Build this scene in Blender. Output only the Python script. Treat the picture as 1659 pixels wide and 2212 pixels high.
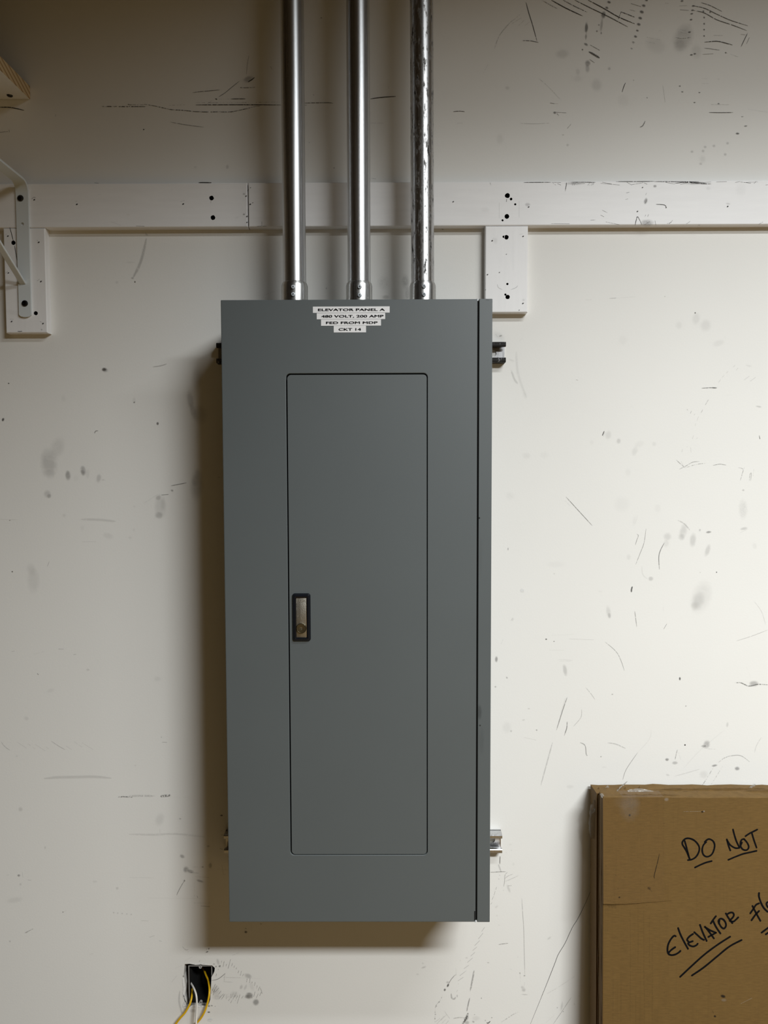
import bpy, bmesh, math, random
from mathutils import Vector, Matrix, noise

for o in list(bpy.data.objects):
    bpy.data.objects.remove(o, do_unlink=True)
SC = bpy.context.scene
COL = SC.collection
rnd = random.Random(7)

# ------------------------------------------------------------------ camera
F, CX, CY = 1600.0, 829.5, 1106.0
CAM = Vector((0.0, -1.54, 1.50))
yaw, pitch, roll = math.atan(7.5 / F), math.atan(81.0 / F), -0.0030
fwd = Vector((-math.sin(yaw) * math.cos(pitch), math.cos(yaw) * math.cos(pitch), -math.sin(pitch)))
r0 = fwd.cross(Vector((0, 0, 1))).normalized()
u0 = r0.cross(fwd)
RT = r0 * math.cos(roll) + u0 * math.sin(roll)
UP = u0 * math.cos(roll) - r0 * math.sin(roll)
cam = bpy.data.cameras.new('camera')
cam.sensor_fit = 'VERTICAL'
cam.sensor_height = 36.0
cam.lens = 36.0 * F / 2212.0
cam.clip_start = 0.01
camo = bpy.data.objects.new('camera', cam)
COL.objects.link(camo)
m = Matrix.Identity(4)
for i in range(3):
    m[i][0], m[i][1], m[i][2], m[i][3] = RT[i], UP[i], -fwd[i], CAM[i]
camo.matrix_world = m
SC.camera = camo

# ------------------------------------------------------------------ light
w = bpy.data.worlds.new('world')
SC.world = w
w.use_nodes = True
w.node_tree.nodes['Background'].inputs[0].default_value = (1.0, 0.86, 0.66, 1)
w.node_tree.nodes['Background'].inputs[1].default_value = 0.02


def lamp(name, x, y, z, sx, sy, power, col, spread):
    l = bpy.data.lights.new(name, 'AREA')
    l.shape = 'RECTANGLE'
    l.size, l.size_y = sx, sy
    l.energy = power
    l.color = col
    l.spread = math.radians(spread)
    o = bpy.data.objects.new(name, l)
    o.location = (x, y, z)
    COL.objects.link(o)
    return o


LZ = 2.92
lamp('fluorescent_near', 1.07, -1.345, LZ, 1.15, 0.16, 26.8, (0.965, 1.0, 1.01), 153)
lamp('fluorescent_far', 1.40, -2.44, LZ, 1.15, 0.30, 164, (0.965, 1.0, 1.01), 151)

SC.view_settings.view_transform = 'Standard'
SC.view_settings.look = 'None'
SC.view_settings.exposure = 0.0
SC.view_settings.gamma = 1.0
SC.view_settings.use_curve_mapping = False


# ------------------------------------------------------------------ helpers
def ray(px, py):
    return fwd + RT * ((px - CX) / F) + UP * ((CY - py) / F)


def at(px, py, Y=0.0):
    d = ray(px, py)
    return CAM + d * ((Y - CAM.y) / d.y)


def unz(ox, oy, s, pts):
    return [(ox + x / s, oy + y / s) for x, y in pts]


def tag(o, label=None, cat=None, group=None, kind=None):
    if label: o['label'] = label
    if cat: o['category'] = cat
    if group: o['group'] = group
    if kind: o['kind'] = kind
    return o


def thing(name, loc, label, cat, group=None, rot=(0, 0, 0)):
    o = bpy.data.objects.new(name, None)
    o.empty_display_size = 0.05
    COL.objects.link(o)
    o.location = loc
    o.rotation_euler = rot
    return tag(o, label, cat, group)


class MB:
    def __init__(self):
        self.bm = bmesh.new()
        self.uv = self.bm.loops.layers.uv.new('UVMap')
        self.mk = self.bm.loops.layers.float_color.new('mark')

    def box(self, x0, x1, y0, y1, z0, z1, mat=0, bevel=0.0, seg=2):
        b = bmesh.new()
        bmesh.ops.create_cube(b, size=1.0)
        for v in b.verts:
            v.co = Vector((x0 + (v.co.x + .5) * (x1 - x0), y0 + (v.co.y + .5) * (y1 - y0), z0 + (v.co.z + .5) * (z1 - z0)))
        if bevel > 0:
            bmesh.ops.bevel(b, geom=b.edges[:], offset=bevel, segments=seg, affect='EDGES', profile=0.5)
        self.merge(b, mat)
        b.free()

    def merge(self, b, mat=0, M=None, keepmat=False, smooth=None):
        mp = {}
        for v in b.verts:
            mp[v] = self.bm.verts.new(M @ v.co if M else v.co)
        for f in b.faces:
            try:
                nf = self.bm.faces.new([mp[v] for v in f.verts])
            except ValueError:
                continue
            nf.material_index = f.material_index if keepmat else mat
            nf.smooth = f.smooth if smooth is None else smooth

    def face(self, pts, mat=0, uv=None, mk=None, smooth=False):
        f = self.bm.faces.new([self.bm.verts.new(p) for p in pts])
        f.material_index = mat
        f.smooth = smooth
        for i, lp in enumerate(f.loops):
            if uv: lp[self.uv].uv = uv[i]
            if mk: lp[self.mk] = mk
        return f

    def loft(self, rings, mat=0, closed=True, caps=True, smooth=True):
        R = [[self.bm.verts.new(p) for p in r] for r in rings]
        n = len(R[0])
        for a, b in zip(R, R[1:]):
            for i in range(n if closed else n - 1):
                f = self.bm.faces.new((a[i], a[(i + 1) % n], b[(i + 1) % n], b[i]))
                f.smooth = smooth
                f.material_index = mat
        if caps:
            for r in (R[0], R[-1]):
                f = self.bm.faces.new(r)
                f.material_index = mat

    def tube(self, pts, r, seg=20, mat=0, caps=True):
        pts = [Vector(p) for p in pts]
        rad = r if isinstance(r, (list, tuple)) else [r] * len(pts)
        rings = []
        ref = None
        for i, p in enumerate(pts):
            t = (pts[min(i + 1, len(pts) - 1)] - pts[max(i - 1, 0)]).normalized()
            if ref is None:
                ref = t.orthogonal().normalized()
            ref = (ref - t * ref.dot(t)).normalized()
            b = t.cross(ref)
            rings.append([p + (ref * math.cos(2 * math.pi * k / seg) + b * math.sin(2 * math.pi * k / seg)) * rad[i] for k in range(seg)])
        self.loft(rings, mat, True, caps)

    def lathe(self, prof, centre, axis='Y', seg=32, mat=0, smooth=True):
        """prof: list of (radius, distance along axis)"""
        c = Vector(centre)
        rings = []
        for r, h in prof:
            r = max(r, 1e-5)
            ring = []
            for k in range(seg):
                a = 2 * math.pi * k / seg
                if axis == 'Y':
                    ring.append(c + Vector((r * math.cos(a), h, r * math.sin(a))))
                else:
                    ring.append(c + Vector((r * math.cos(a), r * math.sin(a), h)))
            rings.append(ring)
        self.loft(rings, mat, True, True, smooth)

    def plate(self, outline, holes, yf, yb, mats=(0, 0, 0), ease=None):
        """sheet in the XZ plane, front at yf (towards the camera), back at yb; holes: (loop, depth or None for through)"""
        bm = self.bm

        def loop(pts, y):
            vs = [bm.verts.new((p[0], y, p[1])) for p in pts]
            es = [bm.edges.new((vs[i], vs[(i + 1) % len(vs)])) for i in range(len(vs))]
            return vs, es
        if ease:
            ex0_, ex1_, ez0_, ez1_, er = ease
            rect = lambda q: [(ex0_ + q, ez0_ + q), (ex1_ - q, ez0_ + q), (ex1_ - q, ez1_ - q), (ex0_ + q, ez1_ - q)]
            outline = rect(er)
        ov, oe = loop(outline, yf)
        edges = list(oe)
        hl = []
        for pts, dep in holes:
            hv, he = loop(pts, yf)
            edges += he
            hl.append((hv, pts, dep))
        g = bmesh.ops.triangle_fill(bm, edges=edges, use_beauty=True, use_dissolve=False, normal=(0, -1, 0))
        for f in g['geom']:
            if isinstance(f, bmesh.types.BMFace):
                f.material_index = mats[0]

        def side(a, pts, y, mt):
            b = [bm.verts.new((p[0], y, p[1])) for p in pts]
            for i in range(len(a)):
                j = (i + 1) % len(a)
                f = bm.faces.new((a[i], a[j], b[j], b[i]))
                f.material_index = mt
            return b
        bo = ov
        if ease:
            for k in range(1, 6):
                a = math.pi / 2 * k / 5
                outline = rect(er * (1 - math.sin(a)))
                bo = side(bo, outline, yf + er * (1 - math.cos(a)), mats[1])
        bo = side(bo, outline, yb, mats[1])
        be = [bm.edges.new((bo[i], bo[(i + 1) % len(bo)])) if not bm.edges.get((bo[i], bo[(i + 1) % len(bo)])) else bm.edges.get((bo[i], bo[(i + 1) % len(bo)])) for i in range(len(bo))]
        for hv, pts, dep in hl:
            y = yb if dep is None else yf + dep
            b = side(hv, pts, y, mats[2] if dep is not None else mats[1])
            if dep is None:
                be += [bm.edges.get((b[i], b[(i + 1) % len(b)])) for i in range(len(b))]
            else:
                f = bm.faces.new(b)
                f.material_index = mats[2]
        g = bmesh.ops.triangle_fill(bm, edges=be, use_beauty=True, use_dissolve=False, normal=(0, 1, 0))
        for f in g['geom']:
            if isinstance(f, bmesh.types.BMFace):
                f.material_index = mats[1]

    def build(self, name, mats, parent=None, recalc=True, origin=None):
        if recalc:
            bmesh.ops.recalc_face_normals(self.bm, faces=self.bm.faces[:])
        if origin is not None:
            bmesh.ops.translate(self.bm, verts=self.bm.verts[:], vec=-Vector(origin))
        me = bpy.data.meshes.new(name)
        self.bm.to_mesh(me)
        self.bm.free()
        if any(p.use_smooth for p in me.polygons):
            me.set_sharp_from_angle(angle=math.radians(24))
        for mt in (mats if isinstance(mats, (list, tuple)) else [mats]):
            me.materials.append(mt)
        o = bpy.data.objects.new(name, me)
        COL.objects.link(o)
        if parent is not None:
            o.parent = parent
            if origin is None and parent.type == 'EMPTY' and tuple(parent.rotation_euler) == (0.0, 0.0, 0.0):
                # geometry was given in world coordinates: shift it into the parent's frame
                L = Vector(parent.location)
                me.transform(Matrix.Translation(-L))
            elif origin is None and parent.type == 'MESH':
                q = parent
                L = Vector((0, 0, 0))
                rot = False
                while q is not None:
                    L += Vector(q.location)
                    rot = rot or tuple(q.rotation_euler) != (0.0, 0.0, 0.0)
                    q = q.parent
                if not rot:
                    me.transform(Matrix.Translation(-L))
        elif origin is not None:
            o.location = origin
        return o


def circ(x, z, r, n=18, jit=0.0):
    return [(x + r * (1 + jit * rnd.uniform(-1, 1)) * math.cos(2 * math.pi * k / n), z + r * (1 + jit * rnd.uniform(-1, 1)) * math.sin(2 * math.pi * k / n)) for k in range(n)]


def rrect(x0, x1, z0, z1, r, n=6):
    pts = []
    for cx, cz, a0 in ((x1 - r, z1 - r, 0), (x0 + r, z1 - r, 90), (x0 + r, z0 + r, 180), (x1 - r, z0 + r, 270)):
        for k in range(n + 1):
            a = math.radians(a0 + 90 * k / n)
            pts.append((cx + r * math.cos(a), cz + r * math.sin(a)))
    return pts


def smooth_path(P, n=5, closed=False):
    P = [Vector(p) for p in P]
    if len(P) < 3: return P
    out = []
    for i in range(len(P) - 1):
        p0, p1, p2, p3 = P[max(i - 1, 0)], P[i], P[i + 1], P[min(i + 2, len(P) - 1)]
        for k in range(n):
            t = k / n
            out.append(0.5 * ((2 * p1) + (p2 - p0) * t + (2 * p0 - 5 * p1 + 4 * p2 - p3) * t * t + (3 * p1 - p0 - 3 * p2 + p3) * t ** 3))
    out.append(P[-1])
    return out


# marks: drawn strokes and smudges lying on a surface; fn turns a pixel into a surface point
def stroke(mb, fn, pts, width, op, brk=0.3, tone=0.0, mat=1, taper=True):
    P = smooth_path([Vector((x, y)) for x, y in pts], 4)
    n = len(P)
    L = []
    for i, p in enumerate(P):
        t = (P[min(i + 1, n - 1)] - P[max(i - 1, 0)])
        if t.length < 1e-6: t = Vector((1, 0))
        t.normalize()
        nn = Vector((-t.y, t.x))
        k = i / (n - 1) if n > 1 else 0
        wd = width * 0.5 * ((0.35 + 0.65 * min(1, 5 * k, 5 * (1 - k))) if taper else 1.0)
        L.append((fn(p.x - nn.x * wd, p.y - nn.y * wd), fn(p.x + nn.x * wd, p.y + nn.y * wd), 2 * k - 1))
    for a, b in zip(L, L[1:]):
        mb.face([a[0], b[0], b[1], a[1]], mat, [(a[2], -1), (b[2], -1), (b[2], 1), (a[2], 1)], (op, brk, tone, 1))


def smudge(mb, fn, x, y, rx, ry, rot=0, op=0.4, brk=0.4, tone=0.0, mat=2):
    c, s = math.cos(math.radians(rot)), math.sin(math.radians(rot))
    q = []
    for u, v in ((-1, -1), (1, -1), (1, 1), (-1, 1)):
        dx, dy = u * rx * 1.25, v * ry * 1.25
        q.append(fn(x + dx * c - dy * s, y + dx * s + dy * c))
    mb.face(q, mat, [(-1, -1), (1, -1), (1, 1), (-1, 1)], (op, brk, tone, 1))


# ------------------------------------------------------------------ materials
class NT:
    def __init__(self, name):
        self.m = bpy.data.materials.new(name)
        self.m.use_nodes = True
        self.t = self.m.node_tree
        self.t.nodes.clear()
        self.out = self.n('ShaderNodeOutputMaterial')

    def n(self, typ, **kw):
        nd = self.t.nodes.new(typ)
        for k, v in kw.items(): setattr(nd, k, v)
        return nd

    def link(self, a, b):
        self.t.links.new(a, b)

    def pr(self, col, rough=0.5, metal=0.0, spec=0.5):
        b = self.n('ShaderNodeBsdfPrincipled')
        b.inputs['Base Color'].default_value = (*col, 1)
        b.inputs['Roughness'].default_value = rough
        b.inputs['Metallic'].default_value = metal
        b.inputs['Specular IOR Level'].default_value = spec
        self.link(b.outputs[0], self.out.inputs[0])
        return b

    def coord(self, scale=(1, 1, 1), which='Object'):
        tc = self.n('ShaderNodeTexCoord')
        mp = self.n('ShaderNodeMapping')
        mp.inputs['Scale'].default_value = scale
        self.link(tc.outputs[which], mp.inputs[0])
        return mp.outputs[0]

    def noise(self, vec, scale=5, detail=3, rough=0.55):
        nd = self.n('ShaderNodeTexNoise')
        nd.inputs['Scale'].default_value = scale
        nd.inputs['Detail'].default_value = detail
        nd.inputs['Roughness'].default_value = rough
        self.link(vec, nd.inputs['Vector'])
        return nd.outputs[0]

    def ramp(self, fac, stops):
        r = self.n('ShaderNodeValToRGB')
        e = r.color_ramp.elements
        while len(e) < len(stops): e.new(0.5)
        for i, (p, c) in enumerate(stops):
            e[i].position = p
            e[i].color = (*c, 1) if len(c) == 3 else c
        self.link(fac, r.inputs[0])
        return r.outputs[0]

    def mth(self, op, a, b=None, clamp=False):
        nd = self.n('ShaderNodeMath', operation=op, use_clamp=clamp)
        for i, v in enumerate((a, b)):
            if v is None: continue
            if isinstance(v, (int, float)): nd.inputs[i].default_value = v
            else: self.link(v, nd.inputs[i])
        return nd.outputs[0]

    def mix(self, fac, a, b, blend='MIX'):
        nd = self.n('ShaderNodeMix', data_type='RGBA', blend_type=blend)
        for i, v in ((0, fac), (6, a), (7, b)):
            if isinstance(v, (int, float)): nd.inputs[i].default_value = v
            elif isinstance(v, tuple): nd.inputs[i].default_value = (*v, 1)
            else: self.link(v, nd.inputs[i])
        return nd.outputs[2]

    def bump(self, h, b, strength=0.1, dist=0.001):
        nd = self.n('ShaderNodeBump')
        nd.inputs['Strength'].default_value = strength
        nd.inputs['Distance'].default_value = dist
        self.link(h, nd.inputs['Height'])
        self.link(nd.outputs[0], b.inputs['Normal'])


def paint(name, col, rough=0.5, var=0.04, vscale=3, bscale=400, bstr=0.08, scale=(1, 1, 1), spec=0.4):
    t = NT(name)
    b = t.pr(col, rough, 0, spec)
    v = t.coord(scale)
    n1 = t.noise(v, vscale, 4)
    lo = tuple(c * (1 - var) for c in col)
    hi = tuple(min(1, c * (1 + var)) for c in col)
    t.link(t.ramp(n1, [(0.3, lo), (0.7, hi)]), b.inputs['Base Color'])
    t.bump(t.noise(v, bscale, 2), b, bstr, 0.001)
    return t.m


def mark_mat(name, radial):
    t = NT(name)
    at_ = t.n('ShaderNodeAttribute', attribute_name='mark')
    sep = t.n('ShaderNodeSeparateColor')
    t.link(at_.outputs['Color'], sep.inputs[0])
    uv = t.n('ShaderNodeUVMap')
    sx = t.n('ShaderNodeSeparateXYZ')
    t.link(uv.outputs[0], sx.inputs[0])
    v2 = t.mth('MULTIPLY', sx.outputs[1], sx.outputs[1])
    if radial:
        u2 = t.mth('MULTIPLY', sx.outputs[0], sx.outputs[0])
        r = t.mth('SQRT', t.mth('ADD', u2, v2))
        # the edge of the smudge is uneven
        wob = t.noise(t.coord((1, 1, 1)), 140, 3)
        r = t.mth('ADD', r, t.mth('MULTIPLY', t.mth('SUBTRACT', wob, 0.5), 0.35))
        shape = t.mth('SUBTRACT', 1.0, t.mth('DIVIDE', t.mth('SUBTRACT', r, 0.42, False), 0.5), True)
        ns = t.noise(t.coord((1, 1, 1)), 700, 3)
    else:
        shape = t.mth('SUBTRACT', 1.0, t.mth('MULTIPLY', v2, 0.75), True)
        ns = t.noise(t.coord((1, 1, 1)), 330, 2, 0.6)
    # breakup: with brk 0 solid, with brk 1 half of it is gone
    thr = t.mth('MULTIPLY', sep.outputs[1], 0.55)
    if radial:
        br = t.mth('MULTIPLY', t.mth('ADD', t.mth('SUBTRACT', ns, thr), 0.12), 4.0, True)
    else:
        br = t.mth('MULTIPLY', t.mth('SUBTRACT', ns, t.mth('ADD', t.mth('MULTIPLY', sep.outputs[1], 0.36), 0.20)), 8.0, True)
    fac = t.mth('MULTIPLY', t.mth('MULTIPLY', shape, br), t.mth('MULTIPLY', sep.outputs[0], t.mth('ADD', t.mth('MULTIPLY', sep.outputs[0], 0.45), 0.40 if radial else 0.72)), True)
    d = t.n('ShaderNodeBsdfDiffuse')
    col = t.mix(sep.outputs[2], (0.020, 0.018, 0.016), (0.85, 0.85, 0.84))
    t.link(col, d.inputs[0])
    tr = t.n('ShaderNodeBsdfTransparent')
    mx = t.n('ShaderNodeMixShader')
    t.link(fac, mx.inputs[0])
    t.link(tr.outputs[0], mx.inputs[1])
    t.link(d.outputs[0], mx.inputs[2])
    t.link(mx.outputs[0], t.out.inputs[0])
    return t.m


def metal(name, col, rough, streak=0.0, dirt=0.0, dcol=(0.012, 0.011, 0.010), pebble=0.05, aniso=0.0):
    t = NT(name)
    b = t.pr(col, rough, 1.0, 0.5)
    if aniso:
        tg = t.n('ShaderNodeTangent', direction_type='RADIAL', axis='Z')
        t.link(tg.outputs[0], b.inputs['Tangent'])
        b.inputs['Anisotropic'].default_value = aniso
        b.inputs['Anisotropic Rotation'].default_value = 0.25
    vs = t.coord((260, 260, 3.0))
    st = t.noise(vs, 1.0, 3, 0.6)
    lo = tuple(c * (1 - streak) for c in col)
    hi = tuple(min(1, c * (1 + streak * 0.6)) for c in col)
    c1 = t.ramp(st, [(0.3, lo), (0.7, hi)])
    vf = t.coord((1, 1, 1))
    fine = t.noise(vf, 420, 3)
    rr = t.mth('ADD', t.mth('MULTIPLY', t.mth('SUBTRACT', st, 0.5), 0.22 * (1 if streak else 0)), t.mth('ADD', t.mth('MULTIPLY', t.mth('SUBTRACT', fine, 0.5), 0.12), rough))
    if dirt > 0:
        big = t.noise(t.coord((1.5, 1.5, 0.4)), 95, 6, 0.75)
        msk = t.mth('MULTIPLY', t.mth('SUBTRACT', big, 0.64 - 0.12 * dirt), 9.0, True)
        c1 = t.mix(msk, c1, dcol)
        rr = t.mth('ADD', rr, t.mth('MULTIPLY', msk, 0.35), True)
        t.link(t.mth('SUBTRACT', 1.0, t.mth('MULTIPLY', msk, 0.9), True), b.inputs['Metallic'])
    t.link(c1, b.inputs['Base Color'])
    t.link(rr, b.inputs['Roughness'])
    hb = t.mth('ADD', t.mth('MULTIPLY', st, 0.5), fine)
    t.bump(hb, b, pebble, 0.0006)
    return t.m


WALLC = (0.795, 0.785, 0.752)
M = {}
M['wall'] = paint('cream_wall_paint', WALLC, 0.62, 0.018, 2.2, 260, 0.10)
M['line'] = mark_mat('scuff_line', False)
M['smudge'] = mark_mat('scuff_smudge', True)
M['plaster'] = paint('torn_plaster', (0.55, 0.53, 0.50), 0.9, 0.2, 60, 300, 0.5)
M['cavity'] = paint('dark_cavity', (0.02, 0.018, 0.016), 0.9)
M['white'] = paint('white_board_paint', (0.87, 0.865, 0.865), 0.42, 0.02, 3, 60, 0.10, (4, 30, 30))
M['whitev'] = paint('white_board_paint_upright', (0.87, 0.865, 0.865), 0.42, 0.02, 3, 60, 0.10, (30, 30, 4))
M['hole'] = paint('black_hole', (0.004, 0.004, 0.004), 0.8)
M['panel'] = paint('grey_enclosure_enamel', (0.090, 0.1045, 0.108), 0.50, 0.025, 5, 700, 0.05, spec=0.85)
M['inside'] = paint('enclosure_shade_black', (0.01, 0.011, 0.012), 0.7)  # black painted in for the shade behind the door and hinge gaps
M['bracket'] = paint('white_steel_enamel', (0.66, 0.70, 0.71), 0.35, 0.01, 8, 300, 0.02)
M['blackscrew'] = metal('black_screw', (0.06, 0.06, 0.06), 0.3)
M['emt'] = metal('galvanized_conduit', (0.68, 0.69, 0.705), 0.39, 0.10, 0.0, pebble=0.02, aniso=0.55)
M['emt_pebbled'] = metal('galvanized_conduit_pebbled', (0.68, 0.69, 0.705), 0.39, 0.14, 0.0, pebble=0.10, aniso=0.55)
M['emt_dirty'] = metal('galvanized_conduit_dirty', (0.62, 0.62, 0.625), 0.38, 0.2, 0.95, pebble=0.05, aniso=0.5)
M['fitting'] = metal('steel_fitting', (0.52, 0.52, 0.51), 0.31, 0.05, 0.0, pebble=0.02)
M['zinc'] = paint('zinc_screw', (0.62, 0.66, 0.70), 0.28, 0.25, 300, 900, 0.3, spec=1.0)
M['strut'] = metal('galvanized_strut', (0.58, 0.58, 0.59), 0.32, 0.1, 0.35)
M['strut_black'] = metal('black_painted_strut', (0.40, 0.40, 0.42), 0.42, 0.1, 2.6, pebble=0.3)
M['label'] = paint('white_label_tape', (0.86, 0.86, 0.87), 0.4, 0.02, 30, 300, 0.02)
M['ink'] = paint('black_ink', (0.004, 0.004, 0.005), 0.8, spec=0.08)
M['latch'] = paint('black_latch_plastic', (0.006, 0.007, 0.010), 0.22, 0.05)
M['brass'] = metal('bronze_paddle', (0.46, 0.435, 0.38), 0.45, 0.05, 0.3, dcol=(0.10, 0.085, 0.06), pebble=0.4)
M['lock'] = metal('lock_brass', (0.33, 0.30, 0.22), 0.30)
M['yellow'] = paint('yellow_wire', (0.72, 0.42, 0.008), 0.35)
M['whitewire'] = paint('white_wire', (0.72, 0.69, 0.64), 0.35)
M['boxrim'] = paint('outlet_box_rim', (0.36, 0.35, 0.34), 0.5, 0.2, 40)
M['boxin'] = paint('outlet_box_inside', (0.006, 0.006, 0.006), 0.7)
M['floor'] = paint('concrete_floor', (0.140, 0.085, 0.026), 0.6, 0.2, 3, 80, 0.1)
M['ceiling'] = paint('ceiling_paint', (0.06, 0.045, 0.03), 0.8)
M['room'] = paint('room_wall_paint', (0.088, 0.058, 0.020), 0.7)


def cardboard(name, col, var=0.16):
    t = NT(name)
    b = t.pr(col, 0.72, 0, 0.25)
    fib = t.noise(t.coord((60, 60, 420)), 1.0, 4, 0.6)
    flu = t.noise(t.coord((110, 110, 4)), 1.0, 3, 0.6)
    blo = t.noise(t.coord((1, 1, 1)), 9, 4, 0.6)
    spk = t.noise(t.coord((1, 1, 1)), 260, 2, 0.5)
    c = t.ramp(fib, [(0.25, tuple(x * (1 - var) for x in col)), (0.75, tuple(x * (1 + var) for x in col))])
    c = t.mix(t.mth('MULTIPLY', t.mth('SUBTRACT', flu, 0.55), 1.6, True), c, tuple(x * 0.72 for x in col))
    c = t.mix(t.mth('MULTIPLY', t.mth('SUBTRACT', blo, 0.5), 1.2, True), c, tuple(x * y for x, y in zip(col, (1.25, 1.3, 1.4))))
    c = t.mix(t.mth('MULTIPLY', t.mth('SUBTRACT', spk, 0.68), 6, True), c, tuple(x * 0.5 for x in col))
    t.link(c, b.inputs['Base Color'])
    t.bump(t.mth('ADD', fib, flu), b, 0.12, 0.001)
    return t.m


CARD = (0.139, 0.080, 0.0235)
M['card'] = cardboard('brown_cardboard', CARD)
M['card_edge'] = cardboard('brown_cardboard_edge', (0.135, 0.080, 0.028), 0.3)


def tape_mat(name, tint, gloss, rough):
    t = NT(name)
    tr = t.n('ShaderNodeBsdfTransparent')
    tr.inputs[0].default_value = (*tint, 1)
    g = t.n('ShaderNodeBsdfGlossy')
    g.inputs[0].default_value = (0.9, 0.9, 0.9, 1)
    g.inputs[1].default_value = rough
    mx = t.n('ShaderNodeMixShader')
    mx.inputs[0].default_value = gloss
    bp = t.n('ShaderNodeBump')
    bp.inputs['Strength'].default_value = 0.25
    bp.inputs['Distance'].default_value = 0.002
    t.link(t.noise(t.coord((1, 1, 1)), 70, 4), bp.inputs['Height'])
    t.link(bp.outputs[0], g.inputs['Normal'])
    t.link(tr.outputs[0], mx.inputs[1])
    t.link(g.outputs[0], mx.inputs[2])
    t.link(mx.outputs[0], t.out.inputs[0])
    return t.m


M['tape'] = tape_mat('clear_packing_tape', (0.975, 0.96, 0.94), 0.05, 0.22)


def film_mat():
    t = NT('crumpled_clear_film')
    b = t.pr((0.30, 0.28, 0.25), 0.22, 0, 0.6)
    b.inputs['Alpha'].default_value = 0.5
    t.bump(t.noise(t.coord((1, 1, 1)), 120, 4), b, 0.6, 0.003)
    return t.m


M['film'] = film_mat()


def pine():
    t = NT('pine_end_grain')
    b = t.pr((0.5, 0.4, 0.25), 0.6)
    sp = t.n('ShaderNodeSeparateXYZ')
    t.link(t.coord((1, 1, 1)), sp.inputs[0])
    q = t.mth('ADD', sp.outputs[2], t.mth('MULTIPLY', sp.outputs[1], 0.42))
    cb = t.n('ShaderNodeCombineXYZ')
    t.link(q, cb.inputs[2])
    wv = t.n('ShaderNodeTexWave', wave_type='BANDS', bands_direction='Z', wave_profile='SAW')
    wv.inputs['Scale'].default_value = 26
    wv.inputs['Distortion'].default_value = 0.5
    wv.inputs['Detail'].default_value = 2
    wv.inputs['Detail Scale'].default_value = 0.6
    t.link(cb.outputs[0], wv.inputs['Vector'])
    t.link(t.ramp(wv.outputs['Fac'], [(0.0, (0.74, 0.60, 0.38)), (0.55, (0.68, 0.52, 0.30)), (0.85, (0.36, 0.20, 0.08)), (1.0, (0.50, 0.34, 0.16))]), b.inputs['Base Color'])
    return t.m


M['pine'] = pine()

# ------------------------------------------------------------------ the room
X0, X1, YB, ZC = -2.4, 3.0, -4.6, 3.12
mb = MB(); mb.box(X0, X1, YB, 0.12, -0.06, 0.0); tag(mb.build('floor', M['floor']), kind='structure')
mb = MB(); mb.box(X0, X1, YB, 0.12, ZC, ZC + 0.06); tag(mb.build('ceiling', M['ceiling']), kind='structure')
mb = MB(); mb.box(X0 - 0.06, X0, YB, 0.12, 0, ZC); tag(mb.build('wall_left', M['room']), kind='structure')
mb = MB(); mb.box(X1, X1 + 0.06, YB, 0.12, 0, ZC); tag(mb.build('wall_right', M['room']), kind='structure')
mb = MB(); mb.box(X0, X1, YB - 0.06, YB, 0, ZC); tag(mb.build('wall_front', M['room']), kind='structure')

# the wall in view, with the ragged outlet opening cut in it
HOLE = unz(340, 2040, 6.381, [(375, 272), (440, 268), (530, 285), (545, 268), (620, 283), (690, 288), (752, 290), (792, 325), (786, 372), (768, 412),
                              (745, 450), (742, 520), (736, 620), (728, 760), (705, 832), (650, 842), (600, 838), (520, 825), (470, 842), (432, 872), (398, 872),
                              (386, 800), (372, 720), (380, 640), (388, 560), (372, 470), (362, 440), (368, 360)])
hole = [(at(x, y).x, at(x, y).z) for x, y in HOLE]
wall = MB()
wall.plate([(X0, 0), (X1, 0), (X1, ZC), (X0, ZC)], [(hole, 0.085)], 0.0, 0.12, (0, 0, 3))
onwall = lambda x, y: at(x, y, -0.00035)
onwall2 = lambda x, y: at(x, y, -0.0006)


def S_(op, wd, brk, z, pts, tone=0.0):
    stroke(wall, onwall2, unz(*z, pts), wd, op, brk, tone)


def D_(z, x, y, rx, ry, rot=0, op=0.4, brk=0.4, tone=0.0):
    smudge(wall, onwall, z[0] + x / z[2], z[1] + y / z[2], rx / z[2], ry / z[2], rot, op, brk, tone)


ZA, ZQ, ZF = (0, 0, 2.9625), (200, 120, 3.95), (1100, 0, 2.968)
ZL, ZM, ZN, ZO = (0, 760, 3.318), (0, 1400, 3.16), (1060, 840, 2.77), (1060, 1380, 2.77)
ZG, ZI, ZP, ZR, ZS, ZK = (340, 2040, 6.381), (980, 1760, 8.507), (900, 1900, 4.1475), (900, 2020, 4.608), (1000, 640, 2.517), (590, 0, 4.484)
ZB, ZC5 = (0, 330, 5.027), (560, 380, 2.676)
# upper left
S_(.9, 2.2, .25, ZA, [(0, 686), (70, 688), (155, 706)])
S_(.8, 2, .3, ZA, [(0, 846), (50, 842)]); S_(.8, 2, .2, ZA, [(58, 830), (60, 846)]); S_(.8, 1.5, .2, ZA, [(355, 732), (356, 746)])
S_(.95, 1.8, .6, ZQ, [(75, 434), (240, 435), (450, 435)]); S_(.95, 3, .2, ZQ, [(300, 416), (330, 422)]); S_(.9, 1.6, .4, ZQ, [(300, 420), (440, 421)])
S_(.9, 2, .15, ZQ, [(370, 436), (448, 435)])
S_(.8, 1.8, .55, ZQ, [(440, 416), (520, 428), (600, 446), (670, 461), (760, 466), (860, 476), (960, 481), (1080, 480), (1180, 480), (1300, 456), (1380, 437), (1430, 430)])
S_(.9, 2, .35, ZQ, [(880, 421), (1100, 420), (1300, 420), (1607, 422)]); S_(.7, 1.5, .75, ZQ, [(640, 424), (790, 421)])
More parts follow.
